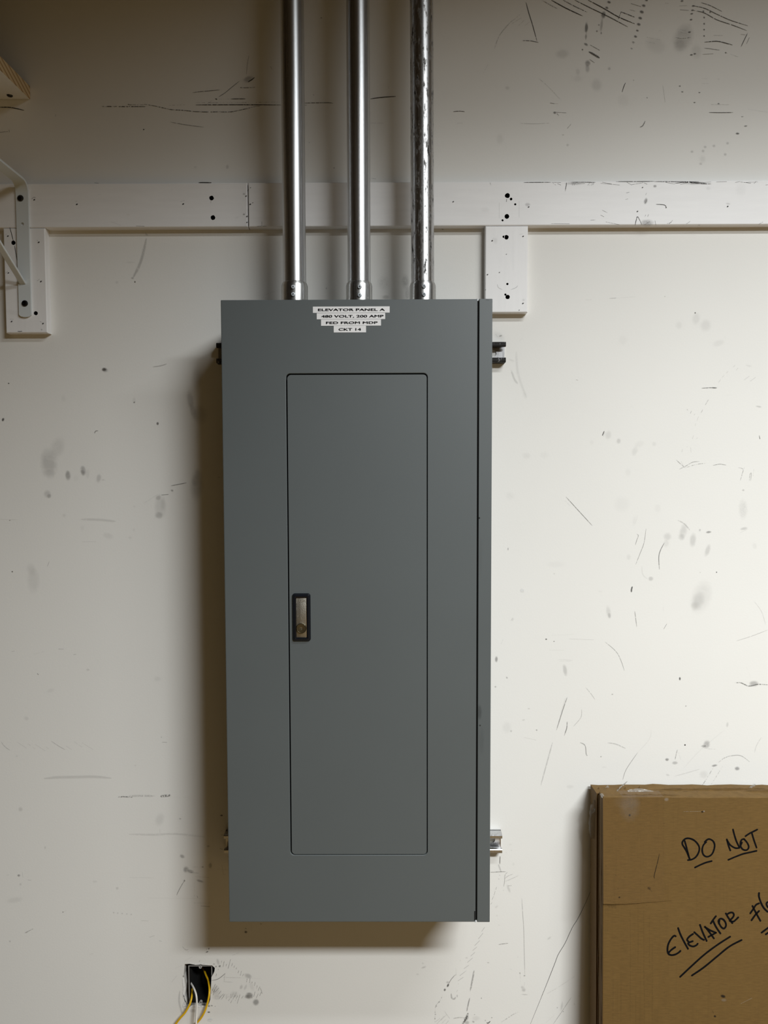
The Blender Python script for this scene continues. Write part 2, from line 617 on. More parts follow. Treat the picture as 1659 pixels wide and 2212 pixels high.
S_(.8, 1.8, .2, ZQ, [(1182, 370), (1240, 369), (1306, 369)]); S_(.5, 1.2, .7, ZQ, [(1060, 372), (1180, 371)]); S_(.45, 1.5, .7, ZQ, [(880, 402), (1200, 402), (1600, 396)])
S_(.7, 1.6, .35, ZQ, [(855, 315), (960, 304), (1085, 293)]); S_(.6, 1.6, .3, ZQ, [(1075, 352), (1130, 318), (1190, 268), (1253, 218)])
S_(.5, 1.5, .4, ZQ, [(980, 410), (1020, 382)]); D_(ZQ, 1055, 371, 9, 6, 20, .95, .1); D_(ZQ, 1330, 202, 46, 26, -20, .4, .6)
S_(.8, 2.2, .2, ZQ, [(1325, 226), (1355, 208), (1383, 186)]); S_(.7, 1.6, .5, ZQ, [(1265, 274), (1330, 274), (1388, 271)]); D_(ZQ, 1266, 273, 6, 4, 0, .9, .1)
S_(.4, 1.2, .3, ZQ, [(1336, 0), (1322, 60), (1313, 160)]); S_(.7, 1.5, .2, ZQ, [(1518, 92), (1530, 118)])
S_(.55, 1.6, .3, ZQ, [(665, 567), (750, 583), (830, 596), (955, 611)]); D_(ZQ, 436, 631, 7, 5, 0, .95, .1)
D_(ZA, 1455, 1068, 10, 14, 0, .25); D_(ZA, 1250, 1070, 10, 8, 0, .15)
# between the conduits
S_(.9, 1.4, .35, ZK, [(302, 998), (380, 997), (460, 996), (540, 995), (584, 1002)]); S_(.9, 1.6, .2, ZK, [(300, 1018), (326, 1018)])
S_(.8, 1.5, .1, ZK, [(388, 910), (394, 926)]); D_(ZK, 466, 173, 8, 6, 0, .8, .2); D_(ZK, 590, 1626, 6, 5, 0, .8, .2); D_(ZK, 350, 1380, 5, 5, 0, .5)
S_(.9, 2, .15, ZK, [(942, 957), (1060, 942), (1188, 934)]); S_(.9, 2.4, .1, ZK, [(1090, 939), (1188, 934)]); S_(.5, 1.2, .3, ZK, [(942, 1192), (1070, 1192)])
S_(.7, 1.4, .2, ZK, [(950, 1726), (996, 1732)])
# upper right
ZX = (0, 0, 1.0)
S_(.8, 1.6, .3, ZX, [(979, 241), (992, 240), (1004, 241)]); S_(.5, 1.2, .3, ZX, [(987, 266), (1000, 266)]); S_(.3, 2.0, .5, ZX, [(1068, 105), (1080, 75), (1106, 44)]); S_(.3, 1.6, .5, ZX, [(1044, 158), (1054, 140)]); S_(.5, 1.2, .3, ZX, [(838, 184), (840, 192)])
D_(ZX, 1080, 300, 8, 12, 0, .1); D_(ZX, 1096, 190, 5, 4, 0, .2)
for p in ([(0, 150), (70, 92)], [(20, 150), (78, 114)], [(60, 165), (95, 130)], [(100, 165), (130, 140)]): S_(.5, 1.5, .45, ZF, p)
S_(.75, 2, .25, ZF, [(108, 15), (125, 80), (150, 160), (178, 262)]); S_(.7, 1.8, .3, ZF, [(85, 260), (140, 262), (188, 272)])
S_(.85, 2.4, .25, ZF, [(270, 0), (360, 50), (470, 102)]); S_(.7, 2, .4, ZF, [(345, 0), (420, 40), (500, 78)]); S_(.6, 1.6, .4, ZF, [(210, 0), (260, 30), (310, 56)])
S_(.8, 2.2, .3, ZF, [(420, 0), (520, 50), (640, 108), (760, 172)]); S_(.85, 2.4, .25, ZF, [(505, 0), (600, 50), (700, 108), (805, 152)])
S_(.8, 2, .35, ZF, [(715, 75), (760, 92), (805, 110)]); S_(.75, 1.8, .4, ZF, [(770, 60), (815, 74)]); S_(.8, 2.2, .3, ZF, [(780, 22), (845, 42)]); S_(.7, 4, .35, ZF, [(700, 120), (718, 75)])
for x, y, a in ((640, 14, 12), (626, 50, 11), (880, 0, 11), (862, 36, 12), (850, 76, 14), (840, 116, 13), (830, 156, 13), (822, 196, 10), (810, 234, 11), (796, 271, 10), (785, 311, 8)):
    D_(ZF, x, y, a, a * .72, 20, .7 - (y > 250) * .25, .3)
D_(ZF, 604, 96, 15, 24, 8, .65, .45); D_(ZF, 592, 160, 9, 45, 6, .35, .5); D_(ZF, 495, 178, 11, 34, 3, .65, .4); D_(ZF, 492, 235, 7, 22, 3, .45, .4)
D_(ZF, 492, 284, 15, 8, 30, .6, .35); S_(.7, 5, .4, ZF, [(510, 330), (545, 350), (580, 372)]); S_(.65, 3.5, .4, ZF, [(520, 288), (580, 322)]); S_(.6, 3.5, .5, ZF, [(515, 380), (548, 402)])
D_(ZF, 503, 406, 18, 20, 0, .5, .35); D_(ZF, 502, 440, 14, 26, 0, .3, .4); D_(ZF, 470, 318, 6, 5, 0, .7, .2); D_(ZF, 590, 212, 6, 8, 0, .5); D_(ZF, 562, 200, 6, 6, 0, .6); D_(ZF, 575, 160, 6, 6, 0, .5)
D_(ZF, 642, 440, 10, 10, 0, .3); D_(ZF, 340, 345, 44, 30, 0, .18); D_(ZF, 440, 460, 14, 22, 0, .16); D_(ZF, 560, 545, 36, 40, 0, .16); D_(ZF, 440, 505, 30, 20, 0, .1)
D_(ZF, 1115, 245, 60, 95, 20, .28, .55); D_(ZF, 1095, 285, 40, 40, 0, .2, .5); D_(ZF, 1200, 330, 34, 50, 0, .14); D_(ZF, 940, 290, 70, 50, 20, .12); D_(ZF, 730, 645, 40, 40, 0, .07)
for x, y in ((1180, 38), (1175, 66), (1170, 88), (1166, 126), (1156, 206), (1250, 112), (1250, 152), (1250, 190), (1250, 230), (1245, 72), (1288, 78), (1108, 6), (1190, 345), (1168, 352), (1388, 338)):
    D_(ZF, x, y, 10 if x < 1200 else 6, 6, -10, .7, .3)
S_(.75, 2, .3, ZF, [(1175, 36), (1250, 52), (1330, 90), (1420, 130), (1530, 165)]); S_(.75, 2, .3, ZF, [(1180, 66), (1250, 82), (1330, 126), (1430, 160), (1524, 196)])
S_(.7, 1.8, .3, ZF, [(1230, 16), (1290, 36), (1365, 74)]); S_(.75, 2.2, .3, ZF, [(1095, 62), (1150, 66)]); S_(.6, 1.6, .5, ZF, [(1090, 38), (1140, 36)]); S_(.6, 1.6, .5, ZF, [(1000, 20), (1020, 22)])
S_(.8, 2.2, .3, ZF, [(1252, 270), (1330, 264), (1380, 274), (1432, 288)]); S_(.6, 1.5, .4, ZF, [(1250, 308), (1300, 314), (1350, 321)]); S_(.75, 2, .35, ZF, [(1240, 348), (1308, 345)])
S_(.6, 1.5, .5, ZF, [(1310, 226), (1370, 228)]); S_(.7, 1.8, .3, ZF, [(1530, 210), (1510, 250), (1486, 300)]); S_(.7, 2.4, .3, ZF, [(1540, 240), (1522, 280)]); S_(.7, 2, .4, ZF, [(1485, 220), (1520, 224)])
S_(.5, 1.5, .6, ZF, [(1390, 336), (1465, 364)])
for y in (196, 214): S_(.5, 1.3, .6, ZF, [(1040 + y / 5, y - 10), (1095 + y / 5, y + 2)])
S_(.55, 1.5, .6, ZF, [(1065, 240), (1110, 246), (1165, 240)]); S_(.5, 1.3, .5, ZF, [(880, 238), (970, 256)]); S_(.5, 1.3, .6, ZF, [(875, 266), (935, 278)]); S_(.5, 1.3, .6, ZF, [(960, 196), (990, 200)])
S_(.8, 1.6, .15, ZF, [(746, 530), (735, 555), (724, 590)]); S_(.7, 2.2, .1, ZF, [(797, 510), (799, 518)]); D_(ZF, 884, 627, 4, 4, 0, .6, .1); S_(.3, 2.5, .2, ZF, [(985, 545), (1000, 655)])
for x, y in ((1094, 552), (1110, 589), (1188, 657), (1220, 593), (1342, 664)): D_(ZF, x, y, 7, 4, 0, .7, .15)
S_(.8, 1.5, .15, ZF, [(1280, 721), (1360, 722), (1436, 721)]); S_(.6, 1.2, .3, ZF, [(1295, 670), (1408, 671)]); S_(.35, 1.2, .5, ZF, [(1235, 504), (1280, 504)]); S_(.35, 1.2, .5, ZF, [(1235, 535), (1280, 535)])
S_(.5, 1.2, .4, ZF, [(1335, 507), (1350, 507)]); S_(.25, 1.4, .2, ZF, [(1530, 700), (1659, 720)])
S_(.8, 2.4, .2, ZF, [(262, 660), (290, 664)]); S_(.5, 1.2, .2, ZF, [(285, 664), (315, 664)]); S_(.85, 1.6, .15, ZF, [(302, 720), (366, 723)]); D_(ZF, 292, 722, 10, 8, 0, .7, .3); D_(ZF, 293, 720, 5, 4, 0, 1, 0, 1); S_(.8, 2, .2, ZF, [(306, 728), (318, 740)])
S_(.3, 1.3, .3, ZF, [(70, 790), (160, 794), (258, 788)]); S_(.45, 3.2, .3, ZF, [(372, 824), (398, 794)]); S_(.55, 2.4, .2, ZF, [(838, 815), (856, 806), (872, 775)])
S_(.3, 1.2, .6, ZF, [(185, 500), (245, 550), (330, 640)])
D_(ZF, 345, 865, 8, 5, 0, .3); D_(ZF, 374, 930, 9, 9, 0, .25); D_(ZF, 1494, 748, 9, 4, 0, .5); D_(ZF, 1516, 808, 11, 5, -10, .6); D_(ZF, 1464, 856, 12, 7, 0, .75, .35)
for x, y in ((1256, 942), (1313, 935), (1243, 968), (1385, 990), (1228, 1050), (1172, 972), (1400, 918)): D_(ZF, x, y, 10, 9, 0, .28)
D_(ZF, 1240, 1020, 20, 26, 0, .12)
# left, below the rail
S_(.22, 7, .3, ZB, [(1590, 930), (1530, 1180), (1445, 1355)]); D_(ZB, 1437, 1362, 16, 10, 20, .4); D_(ZB, 1466, 1402, 8, 11, 0, .8, .1); D_(ZB, 1270, 1408, 18, 14, -20, .16); D_(ZB, 1410, 1190, 50, 10, 0, .12)
D_(ZB, 1590, 885, 22, 10, 40, .3)
D_(ZL, 746, 126, 17, 13, 0, .85, .25); D_(ZL, 755, 132, 20, 16, 0, .35, .3); D_(ZL, 22, 486, 9, 13, 20, .8, .3); D_(ZL, 62, 226, 6, 4, 0, .9, .1); D_(ZL, 1130, 514, 9, 11, 0, .7, .35)
S_(.3, 2.4, .2, ZL, [(1095, 108), (1150, 100), (1196, 86)]); S_(.5, 2, .2, ZL, [(678, 584), (686, 568), (704, 566)]); D_(ZL, 962, 346, 12, 22, 0, .12); D_(ZL, 962, 362, 8, 5, -30, .6)
D_(ZL, 350, 800, 58, 104, -8, .26, .45); D_(ZL, 410, 690, 50, 82, 20, .14, .4); D_(ZL, 350, 870, 50, 30, 0, .1)
D_(ZL, 487, 885, 20, 36, -5, .42, .35); D_(ZL, 486, 870, 12, 20, 0, .15); D_(ZL, 596, 852, 21, 35, -10, .40, .3); D_(ZL, 594, 866, 14, 22, -10, .3, .3); D_(ZL, 628, 872, 16, 34, 0, .1); D_(ZL, 708, 906, 18, 32, 8, .25); D_(ZL, 740, 918, 14, 8, 0, .15)
D_(ZL, 340, 1020, 26, 30, -28, .24); D_(ZL, 352, 1034, 16, 17, -20, .3); D_(ZL, 460, 1172, 14, 14, 0, .12); D_(ZL, 545, 905, 20, 24, 0, .06)
D_(ZL, 1365, 350, 24, 70, -10, .28); D_(ZL, 1385, 430, 22, 50, -14, .3); D_(ZL, 1435, 450, 50, 70, 0, .2); D_(ZL, 1410, 180, 40, 80, 0, .16)
D_(ZL, 1410, 955, 46, 110, 4, .26); D_(ZL, 1400, 925, 26, 40, 0, .2); D_(ZL, 1415, 880, 20, 40, 0, .14)
D_(ZL, 1150, 1110, 44, 84, 0, .16); D_(ZL, 1140, 1172, 30, 26, 0, .28, .4); D_(ZL, 1135, 1045, 22, 16, -30, .32); D_(ZL, 1170, 1090, 18, 40, 0, .14)
S_(.5, 4, .3, ZL, [(1158, 1026), (1208, 1022)]); S_(.5, 2, .2, ZL, [(1225, 960), (1280, 950), (1338, 938)]); S_(.25, 1.5, .3, ZL, [(1030, 1086), (1130, 1022)]); D_(ZL, 1234, 994, 10, 8, 30, .45)
S_(.35, 1.2, .3, ZL, [(0, 1200), (120, 1204)]); D_(ZL, 70, 1208, 6, 3, 0, .6); S_(.12, 6, .2, ZL, [(580, 1200), (720, 1204), (830, 1216)]); D_(ZL, 775, 1318, 40, 22, 14, .1); D_(ZL, 590, 1262, 14, 20, 0, .07)
S_(.25, 1.6, .3, ZL, [(590, 1362), (690, 1360)]); D_(ZL, 932, 1332, 14, 9, 0, .12); D_(ZL, 960, 1276, 8, 10, 0, .12); D_(ZL, 963, 1108, 10, 5, 0, .14); S_(.5, 1.8, .2, ZL, [(340, 1536), (353, 1504)])
D_(ZL, 225, 1560, 34, 44, -20, .13); D_(ZL, 88, 1576, 5, 5, 0, .9, .1); D_(ZL, 455, 335, 16, 24, -20, .08); D_(ZL, 240, 1640, 44, 90, 0, .11)
D_(ZL, 1570, 900, 10, 6, 0, .3)
# left, lower
S_(.4, 1.6, .2, ZM, [(80, 24), (100, 19)]); S_(.5, 1.6, .4, ZM, [(400, 6), (436, 6)]); S_(.5, 1.6, .2, ZM, [(502, 45), (520, 42)]); S_(.75, 2.4, .15, ZM, [(255, 173), (263, 182)])
D_(ZM, 600, 148, 12, 7, 0, .2); D_(ZM, 180, 480, 18, 14, 30, .12); S_(.25, 1, .3, ZM, [(230, 42), (300, 24)]); D_(ZM, 1075, 210, 24, 18, 0, .1); D_(ZM, 345, 290, 30, 14, -20, .08)
for a in ([(8, 640), (35, 674), (70, 698)], [(116, 640), (182, 684)], [(190, 652), (240, 688)], [(240, 656), (310, 702)], [(350, 634), (400, 668), (446, 694)], [(505, 638), (562, 676)], [(560, 646), (636, 692)], [(450, 668), (490, 692)], [(312, 672), (334, 690)]):
    S_(.3, 1.3, .35, ZM, a)
S_(.5, 2, .25, ZM, [(1108, 642), (1140, 644)]); D_(ZM, 1102, 608, 5, 5, 0, .3); D_(ZM, 924, 802, 8, 6, 0, .15); D_(ZM, 115, 738, 8, 6, 0, .15)
S_(.13, 7, .2, ZM, [(300, 890), (400, 882), (520, 880), (640, 878), (760, 888)])
S_(.55, 2.5, .5, ZM, [(806, 1016), (850, 1014), (905, 1018)]); S_(.2, 5, .5, ZM, [(880, 1010), (960, 1008), (1060, 1010)]); S_(.5, 6, .55, ZM, [(1095, 1012), (1130, 1008), (1168, 1004)]); S_(.15, 1.2, .3, ZM, [(1160, 1016), (1290, 1020)])
D_(ZM, 140, 1100, 16, 16, 0, .2); D_(ZM, 1090, 1170, 30, 46, 20, .13); D_(ZM, 1230, 1165, 8, 5, 0, .4); D_(ZM, 1512, 1143, 10, 6, 0, .8, .2); S_(.3, 1.5, .3, ZM, [(1090, 1236), (1092, 1262)])
S_(.12, 5, .3, ZM, [(880, 1270), (1050, 1274), (1200, 1268), (1400, 1290)]); D_(ZM, 308, 1362, 6, 10, 0, .2)
D_(ZM, 1244, 1422, 18, 13, 30, .4); D_(ZM, 1422, 1352, 10, 6, 0, .4); S_(.7, 2, .2, ZM, [(1500, 1370), (1520, 1374)]); S_(.5, 1.6, .3, ZM, [(1505, 1246), (1520, 1246)]); S_(.5, 1.6, .3, ZM, [(1508, 1276), (1526, 1276)])
D_(ZM, 1270, 1512, 20, 22, 0, .45, .55); D_(ZM, 1300, 1524, 24, 12, 10, .4, .5); S_(.5, 2.5, .3, ZM, [(1300, 1534), (1356, 1536)]); S_(.5, 1.6, .7, ZM, [(1292, 1494), (1390, 1494)]); D_(ZM, 1384, 1494, 8, 5, 0, .5)
S_(.25, 1.3, .3, ZM, [(880, 1566), (1050, 1568)]); S_(.4, 1.4, .4, ZM, [(1330, 1560), (1428, 1566)]); S_(.45, 1.6, .25, ZM, [(1205, 1688), (1228, 1640), (1258, 1590)]); D_(ZM, 1259, 1588, 6, 7, 20, .6)
D_(ZM, 1365, 1590, 28, 9, 15, .4, .5); D_(ZM, 1436, 1484, 12, 20, 0, .4, .5); S_(.4, 1.4, .3, ZM, [(1515, 1480), (1525, 1545)]); S_(.4, 1.4, .3, ZM, [(1480, 1508), (1560, 1514)]); S_(.4, 1.4, .3, ZM, [(1525, 1545), (1540, 1546)])
S_(.4, 1.3, .8, ZM, [(1328, 1600), (1324, 1720)]); S_(.6, 2.2, .3, ZM, [(1345, 1690), (1350, 1706)]); S_(.4, 1.3, .3, ZM, [(1320, 1740), (1436, 1741)]); S_(.6, 2.4, .3, ZM, [(1370, 1760), (1432, 1765)]); S_(.2, 1.2, .3, ZM, [(1010, 1706), (1400, 1710)])
D_(ZM, 128, 1552, 10, 8, 0, .55, .3); D_(ZM, 128, 1553, 5, 3, 0, .9, .1, 1); S_(.3, 1.4, .3, ZM, [(152, 1530), (156, 1566)]); S_(.4, 1.6, .2, ZM, [(190, 1582), (214, 1585)]); D_(ZM, 140, 1612, 8, 9, 0, .2); S_(.3, 1.4, .3, ZM, [(45, 1550), (62, 1548)])
D_(ZM, 800, 1640, 10, 10, 0, .2); D_(ZM, 648, 1594, 18, 8, 0, .12); D_(ZM, 100, 1720, 60, 20, -10, .1); D_(ZM, 430, 1802, 5, 4, 0, .6, .1); S_(.25, 1.2, .3, ZM, [(434, 1800), (456, 1790)])
for x in (776, 804, 834, 866, 896): D_(ZM, x, 1806 + (x - 776) * .1, 6, 5, 0, .25)
S_(.2, 3, .3, ZM, [(965, 1860), (1015, 1862)]); S_(.35, 4, .3, ZM, [(175, 1942), (226, 1916)]); D_(ZM, 180, 1940, 12, 6, -20, .2); D_(ZM, 68, 2002, 6, 6, 0, .3); S_(.3, 1.5, .5, ZM, [(612, 2090), (636, 2086)])
S_(.35, 2, .3, ZM, [(1020, 1974), (1056, 1962)]); S_(.8, 2.5, .2, ZM, [(1086, 1999), (1108, 2001)], 1.0); S_(.5, 1.2, .2, ZM, [(1086, 1996), (1106, 1998)])
S_(.6, 2.4, .2, ZM, [(1404, 2078), (1420, 2070)]); S_(.5, 2, .3, ZM, [(1408, 2062), (1414, 2050)]); S_(.5, 2, .3, ZM, [(1424, 2058), (1430, 2046)])
D_((460, 1760, 7.54), 535, 1912, 26, 20, 10, .7, .3); D_((460, 1760, 7.54), 535, 1852, 18, 8, 5, .5); S_(.45, 1.4, .2, (460, 1760, 7.54), [(770, 1765), (780, 1785), (800, 1770)]); S_(.2, 1.3, .2, (460, 1760, 7.54), [(630, 1770), (626, 1890)])
# around the outlet opening
for a in ([(886, 226), (880, 262)], [(922, 232), (905, 310)], [(1010, 205), (975, 335)], [(955, 268), (945, 300)], [(1036, 258), (1024, 300)], [(866, 285), (850, 315)], [(1062, 292), (1054, 322)], [(1094, 318), (1084, 342)], [(1122, 362), (1112, 396)],
          [(1160, 368), (1142, 430)], [(1188, 408), (1174, 440)], [(1238, 470), (1230, 520)], [(1278, 468), (1270, 530)], [(1310, 515), (1302, 535)], [(1348, 522), (1338, 570)], [(1378, 566), (1366, 606)], [(1412, 582), (1390, 640)], [(1420, 600), (1446, 680)],
          [(1440, 640), (1410, 710)], [(1390, 680), (1364, 740)], [(1346, 650), (1330, 720)], [(1186, 708), (1160, 744)], [(1140, 690), (1100, 815)], [(1110, 700), (1075, 780)], [(1070, 700), (1040, 760)], [(1030, 770), (1008, 810)], [(1020, 720), (978, 778)],
          [(960, 730), (945, 752)], [(900, 690), (850, 750)], [(880, 640), (840, 690)], [(850, 600), (790, 660)], [(822, 568), (770, 660)], [(800, 545), (760, 640)], [(790, 620), (770, 700)], [(930, 690), (880, 760)], [(760, 600), (745, 680)], [(815, 404), (808, 440)], [(842, 340), (832, 360)]):
    S_(.62, 2.0, .35, ZG, a)
for k in range(26):
    x = 870 + k * 9 + rnd.uniform(-6, 6); dy = rnd.uniform(-14, 14); S_(rnd.uniform(.2, .45), 1.2, .6, ZG, [(x, 690 + dy - abs(k - 13) * 3), (x - 14 + rnd.uniform(-6, 6), 735 + dy * .6)])
S_(.55, 1.4, .2, ZG, [(745, 498), (830, 480), (890, 440), (938, 398)]); S_(.35, 1.8, .3, ZG, [(915, 515), (1035, 522)]); S_(.2, 5, .3, ZG, [(930, 400), (920, 510)]); S_(.25, 2.5, .3, ZG, [(910, 456), (1150, 460)]); S_(.18, 1.2, .3, ZG, [(1150, 460), (1440, 470)])
D_(ZG, 1265, 708, 52, 46, 0, .62, .4); D_(ZG, 1240, 720, 44, 30, 0, .3); D_(ZG, 1358, 798, 44, 46, 0, .5, .4); D_(ZG, 1250, 435, 52, 34, 20, .32, .4); D_(ZG, 1155, 590, 22, 34, 20, .25); D_(ZG, 1215, 590, 18, 46, 24, .2); D_(ZG, 835, 240, 20, 50, -14, .25)
D_(ZG, 800, 640, 60, 80, 0, .22, .55); D_(ZG, 1060, 690, 60, 50, 0, .14); D_(ZG, 820, 730, 60, 40, 0, .18, .5); D_(ZG, 1300, 580, 30, 70, -20, .1)
D_(ZG, 808, 305, 12, 14, 0, .5); D_(ZG, 858, 300, 18, 16, 0, .5); D_(ZG, 780, 272, 14, 10, 0, .4); S_(.6, 1.8, .2, ZG, [(575, 240), (586, 222)]); D_(ZG, 708, 935, 20, 13, 0, .7, .3); D_(ZG, 710, 850, 18, 14, 0, .6); D_(ZG, 748, 845, 18, 10, 0, .5); D_(ZG, 796, 854, 7, 6, 0, .5)
D_(ZG, 708, 60, 11, 9, 40, .6); D_(ZG, 686, 104, 20, 8, -20, .6); S_(.35, 1.4, .3, ZG, [(1035, 152), (1120, 115)]); S_(.25, 1.4, .3, ZG, [(380, 225), (490, 168)]); S_(.25, 1.2, .3, ZG, [(240, 330), (340, 290)]); S_(.4, 1.3, .5, ZG, [(195, 525), (265, 436)])
S_(.3, 1.4, .3, ZG, [(345, 30), (390, 75), (430, 70)]); D_(ZG, 428, 98, 14, 6, 0, .9, .1, 1)
S_(.18, 5, .3, ZG, [(310, 640), (300, 780), (330, 920), (350, 950)]); S_(.6, 4, .3, ZG, [(372, 800), (395, 850), (420, 830)], 1.0); S_(.9, 7, .2, ZG, [(352, 470), (372, 600), (365, 700), (395, 780)], 1.0); S_(.9, 8, .3, ZG, [(395, 780), (370, 860), (410, 880)], 1.0)
S_(.9, 5, .3, ZG, [(450, 860), (520, 850), (600, 858), (690, 850)], 1.0); S_(.9, 3, .3, ZG, [(440, 258), (540, 275), (620, 268), (700, 278)], 1.0); D_(ZG, 725, 1040, 40, 26, -10, .9, .35, 1); S_(.4, 1.4, .3, ZG, [(695, 1040), (750, 1030)]); D_(ZG, 490, 915, 50, 26, 0, .25, .5); D_(ZG, 640, 830, 30, 22, 0, .8, .3)
S_(.8, 2.5, .3, ZG, [(360, 690), (380, 770), (420, 850)]); D_(ZG, 590, 850, 30, 14, 0, .5); D_(ZG, 360, 440, 16, 12, 0, .5)
# right
S_(.35, 1.1, .3, ZS, [(665, 20), (700, 18)]); S_(.6, 1.5, .3, ZS, [(798, 11), (835, 9)]); S_(.25, 1, .3, ZS, [(835, 9), (940, 3)]); S_(.7, 1.5, .1, ZS, [(1095, 0), (1101, 2)]); D_(ZS, 1263, 90, 4, 4, 0, .9, 0)
D_(ZS, 1268, 122, 22, 34, 10, .12); D_(ZS, 1320, 158, 30, 34, 20, .12); D_(ZS, 1175, 158, 20, 22, 0, .09); D_(ZS, 1390, 255, 34, 18, -20, .09); S_(.6, 1.4, .2, ZS, [(614, 454), (626, 456)]); D_(ZS, 870, 238, 24, 30, 0, .05)
S_(.65, 1.5, .3, ZS, [(1298, 499), (1350, 497), (1382, 498)]); D_(ZS, 1366, 498, 14, 4, 0, .5)
for a in ([(1470, 384), (1480, 375)], [(1486, 402), (1496, 390)], [(1432, 418), (1442, 408)], [(1410, 440), (1420, 430)], [(1390, 468), (1402, 452)], [(1530, 454), (1558, 434)], [(1562, 462), (1592, 440)], [(1334, 562), (1318, 590)], [(1218, 612), (1224, 620)], [(1236, 636), (1244, 624)], [(1294, 634), (1304, 616)], [(1256, 646), (1262, 640)]):
    S_(.5, 1.2, .25, ZS, a)
D_(ZS, 1555, 378, 18, 5, 10, .12); D_(ZS, 205, 215, 9, 5, -30, .5); D_(ZS, 1606, 600, 16, 6, 10, .12); S_(.3, 1.2, .3, ZS, [(178, 205), (190, 222)]); S_(.16, 5, .3, ZS, [(262, 400), (280, 450), (298, 475)]); D_(ZS, 265, 348, 18, 5, 20, .14); S_(.08, 6, .3, ZS, [(290, 300), (300, 420), (345, 550)]); S_(.14, 2, .3, ZS, [(305, 245), (325, 225)])
S_(.8, 1.8, .2, ZN, [(680, 252), (672, 270), (668, 280)]); S_(.5, 1.2, .2, ZN, [(684, 256), (674, 284)]); D_(ZN, 704, 276, 20, 26, 10, .14); D_(ZN, 766, 312, 13, 17, 0, .22); D_(ZN, 862, 372, 18, 30, 20, .12); D_(ZN, 890, 330, 30, 20, -20, .06); D_(ZN, 978, 330, 14, 14, 0, .1); D_(ZN, 822, 500, 18, 24, 0, .06); D_(ZN, 604, 320, 14, 14, 0, .06)
D_(ZN, 215, 400, 26, 20, 0, .08); D_(ZN, 320, 395, 26, 24, 0, .05); D_(ZN, 205, 38, 14, 26, -10, .06)
S_(.6, 1.3, .3, ZN, [(450, 645), (520, 722), (608, 818)]); S_(.35, 1, .3, ZN, [(445, 668), (476, 700)])
for a in ([(1305, 64), (1286, 96)], [(1174, 122), (1179, 128)], [(1196, 148), (1201, 132)], [(1262, 140), (1270, 124)], [(1234, 190), (1244, 166)], [(1224, 222), (1227, 206)], [(1208, 300), (1214, 278)], [(1233, 300), (1236, 290)], [(1200, 380), (1196, 350)], [(1144, 378), (1148, 360)], [(1174, 350), (1176, 344)]):
    S_(.4, 1.1, .25, ZN, a)
S_(.45, 1.3, .45, ZN, [(1110, 424), (1140, 452), (1165, 472)]); S_(.4, 1.1, .3, ZN, [(1140, 432), (1156, 470)]); S_(.45, 1.3, .45, ZN, [(1130, 480), (1170, 460), (1210, 438), (1250, 434)]); S_(.4, 1.3, .55, ZN, [(1170, 470), (1230, 452), (1290, 444)]); S_(.45, 1.4, .35, ZN, [(1330, 458), (1370, 450), (1410, 456)])
S_(.4, 1.2, .4, ZN, [(1480, 470), (1510, 480), (1505, 510), (1494, 548)]); S_(.4, 1.2, .4, ZN, [(1520, 465), (1508, 500)]); S_(.4, 1.2, .3, ZN, [(1548, 550), (1552, 512), (1560, 505), (1556, 550)]); S_(.3, 1.1, .5, ZN, [(1575, 480), (1570, 530)]); D_(ZN, 1512, 606, 8, 6, 0, .3); D_(ZN, 1510, 720, 26, 60, 0, .18, .8)
D_(ZN, 1515, 836, 22, 9, -10, .25, .5); S_(.3, 1.1, .3, ZN, [(1495, 860), (1540, 838)]); S_(.75, 3, .2, ZN, [(1607, 278), (1612, 300)]); D_(ZN, 1605, 106, 18, 5, 10, .2)
S_(.2, 3, .3, ZN, [(1120, 785), (1160, 808), (1192, 846)]); D_(ZN, 1058, 885, 24, 24, 0, .18); D_(ZN, 1050, 925, 18, 24, 10, .12); D_(ZN, 1152, 855, 22, 52, 12, .2); D_(ZN, 1142, 886, 20, 20, 0, .16); D_(ZN, 1210, 905, 20, 42, 6, .22); D_(ZN, 1298, 966, 15, 38, 18, .22); D_(ZN, 1304, 857, 16, 7, -6, .5, .3); D_(ZN, 1252, 845, 6, 8, 20, .3)
S_(.55, 1.8, .3, ZN, [(1040, 920), (1016, 966), (1006, 1010), (1010, 1080)]); S_(.4, 1.5, .35, ZN, [(930, 836), (918, 920), (896, 980), (868, 1050)]); S_(.4, 1.5, .35, ZN, [(866, 934), (874, 906), (884, 878), (874, 868)]); S_(.2, 1.2, .3, ZN, [(880, 756), (868, 800)]); D_(ZN, 860, 790, 12, 30, 10, .06)
D_(ZN, 958, 1136, 16, 14, 0, .26); S_(.12, 2, .3, ZN, [(905, 1060), (910, 1110), (940, 1138)]); D_(ZN, 826, 1006, 14, 18, 0, .1); S_(.65, 3.6, .25, ZN, [(848, 1182), (843, 1200), (842, 1216)])
D_(ZN, 1260, 1245, 58, 100, 18, .13, .45); D_(ZN, 1240, 1270, 36, 60, 22, .18, .4); D_(ZN, 1222, 1296, 22, 24, 0, .18); D_(ZN, 1352, 1097, 4, 4, 0, .8, 0); D_(ZN, 1254, 1098, 4, 3, 0, .3, 0); D_(ZN, 380, 1106, 4, 4, 0, .25, 0)
D_(ZN, 188, 1205, 13, 12, 0, .8, .1, 1); S_(.35, 1.2, .2, ZN, [(200, 1212), (190, 1220)]); D_(ZN, 104, 958, 3, 9, 0, .5, 0); S_(.55, 1.6, .2, ZN, [(122, 1388), (132, 1370)]); S_(.5, 1.4, .2, ZN, [(130, 1388), (138, 1372)])
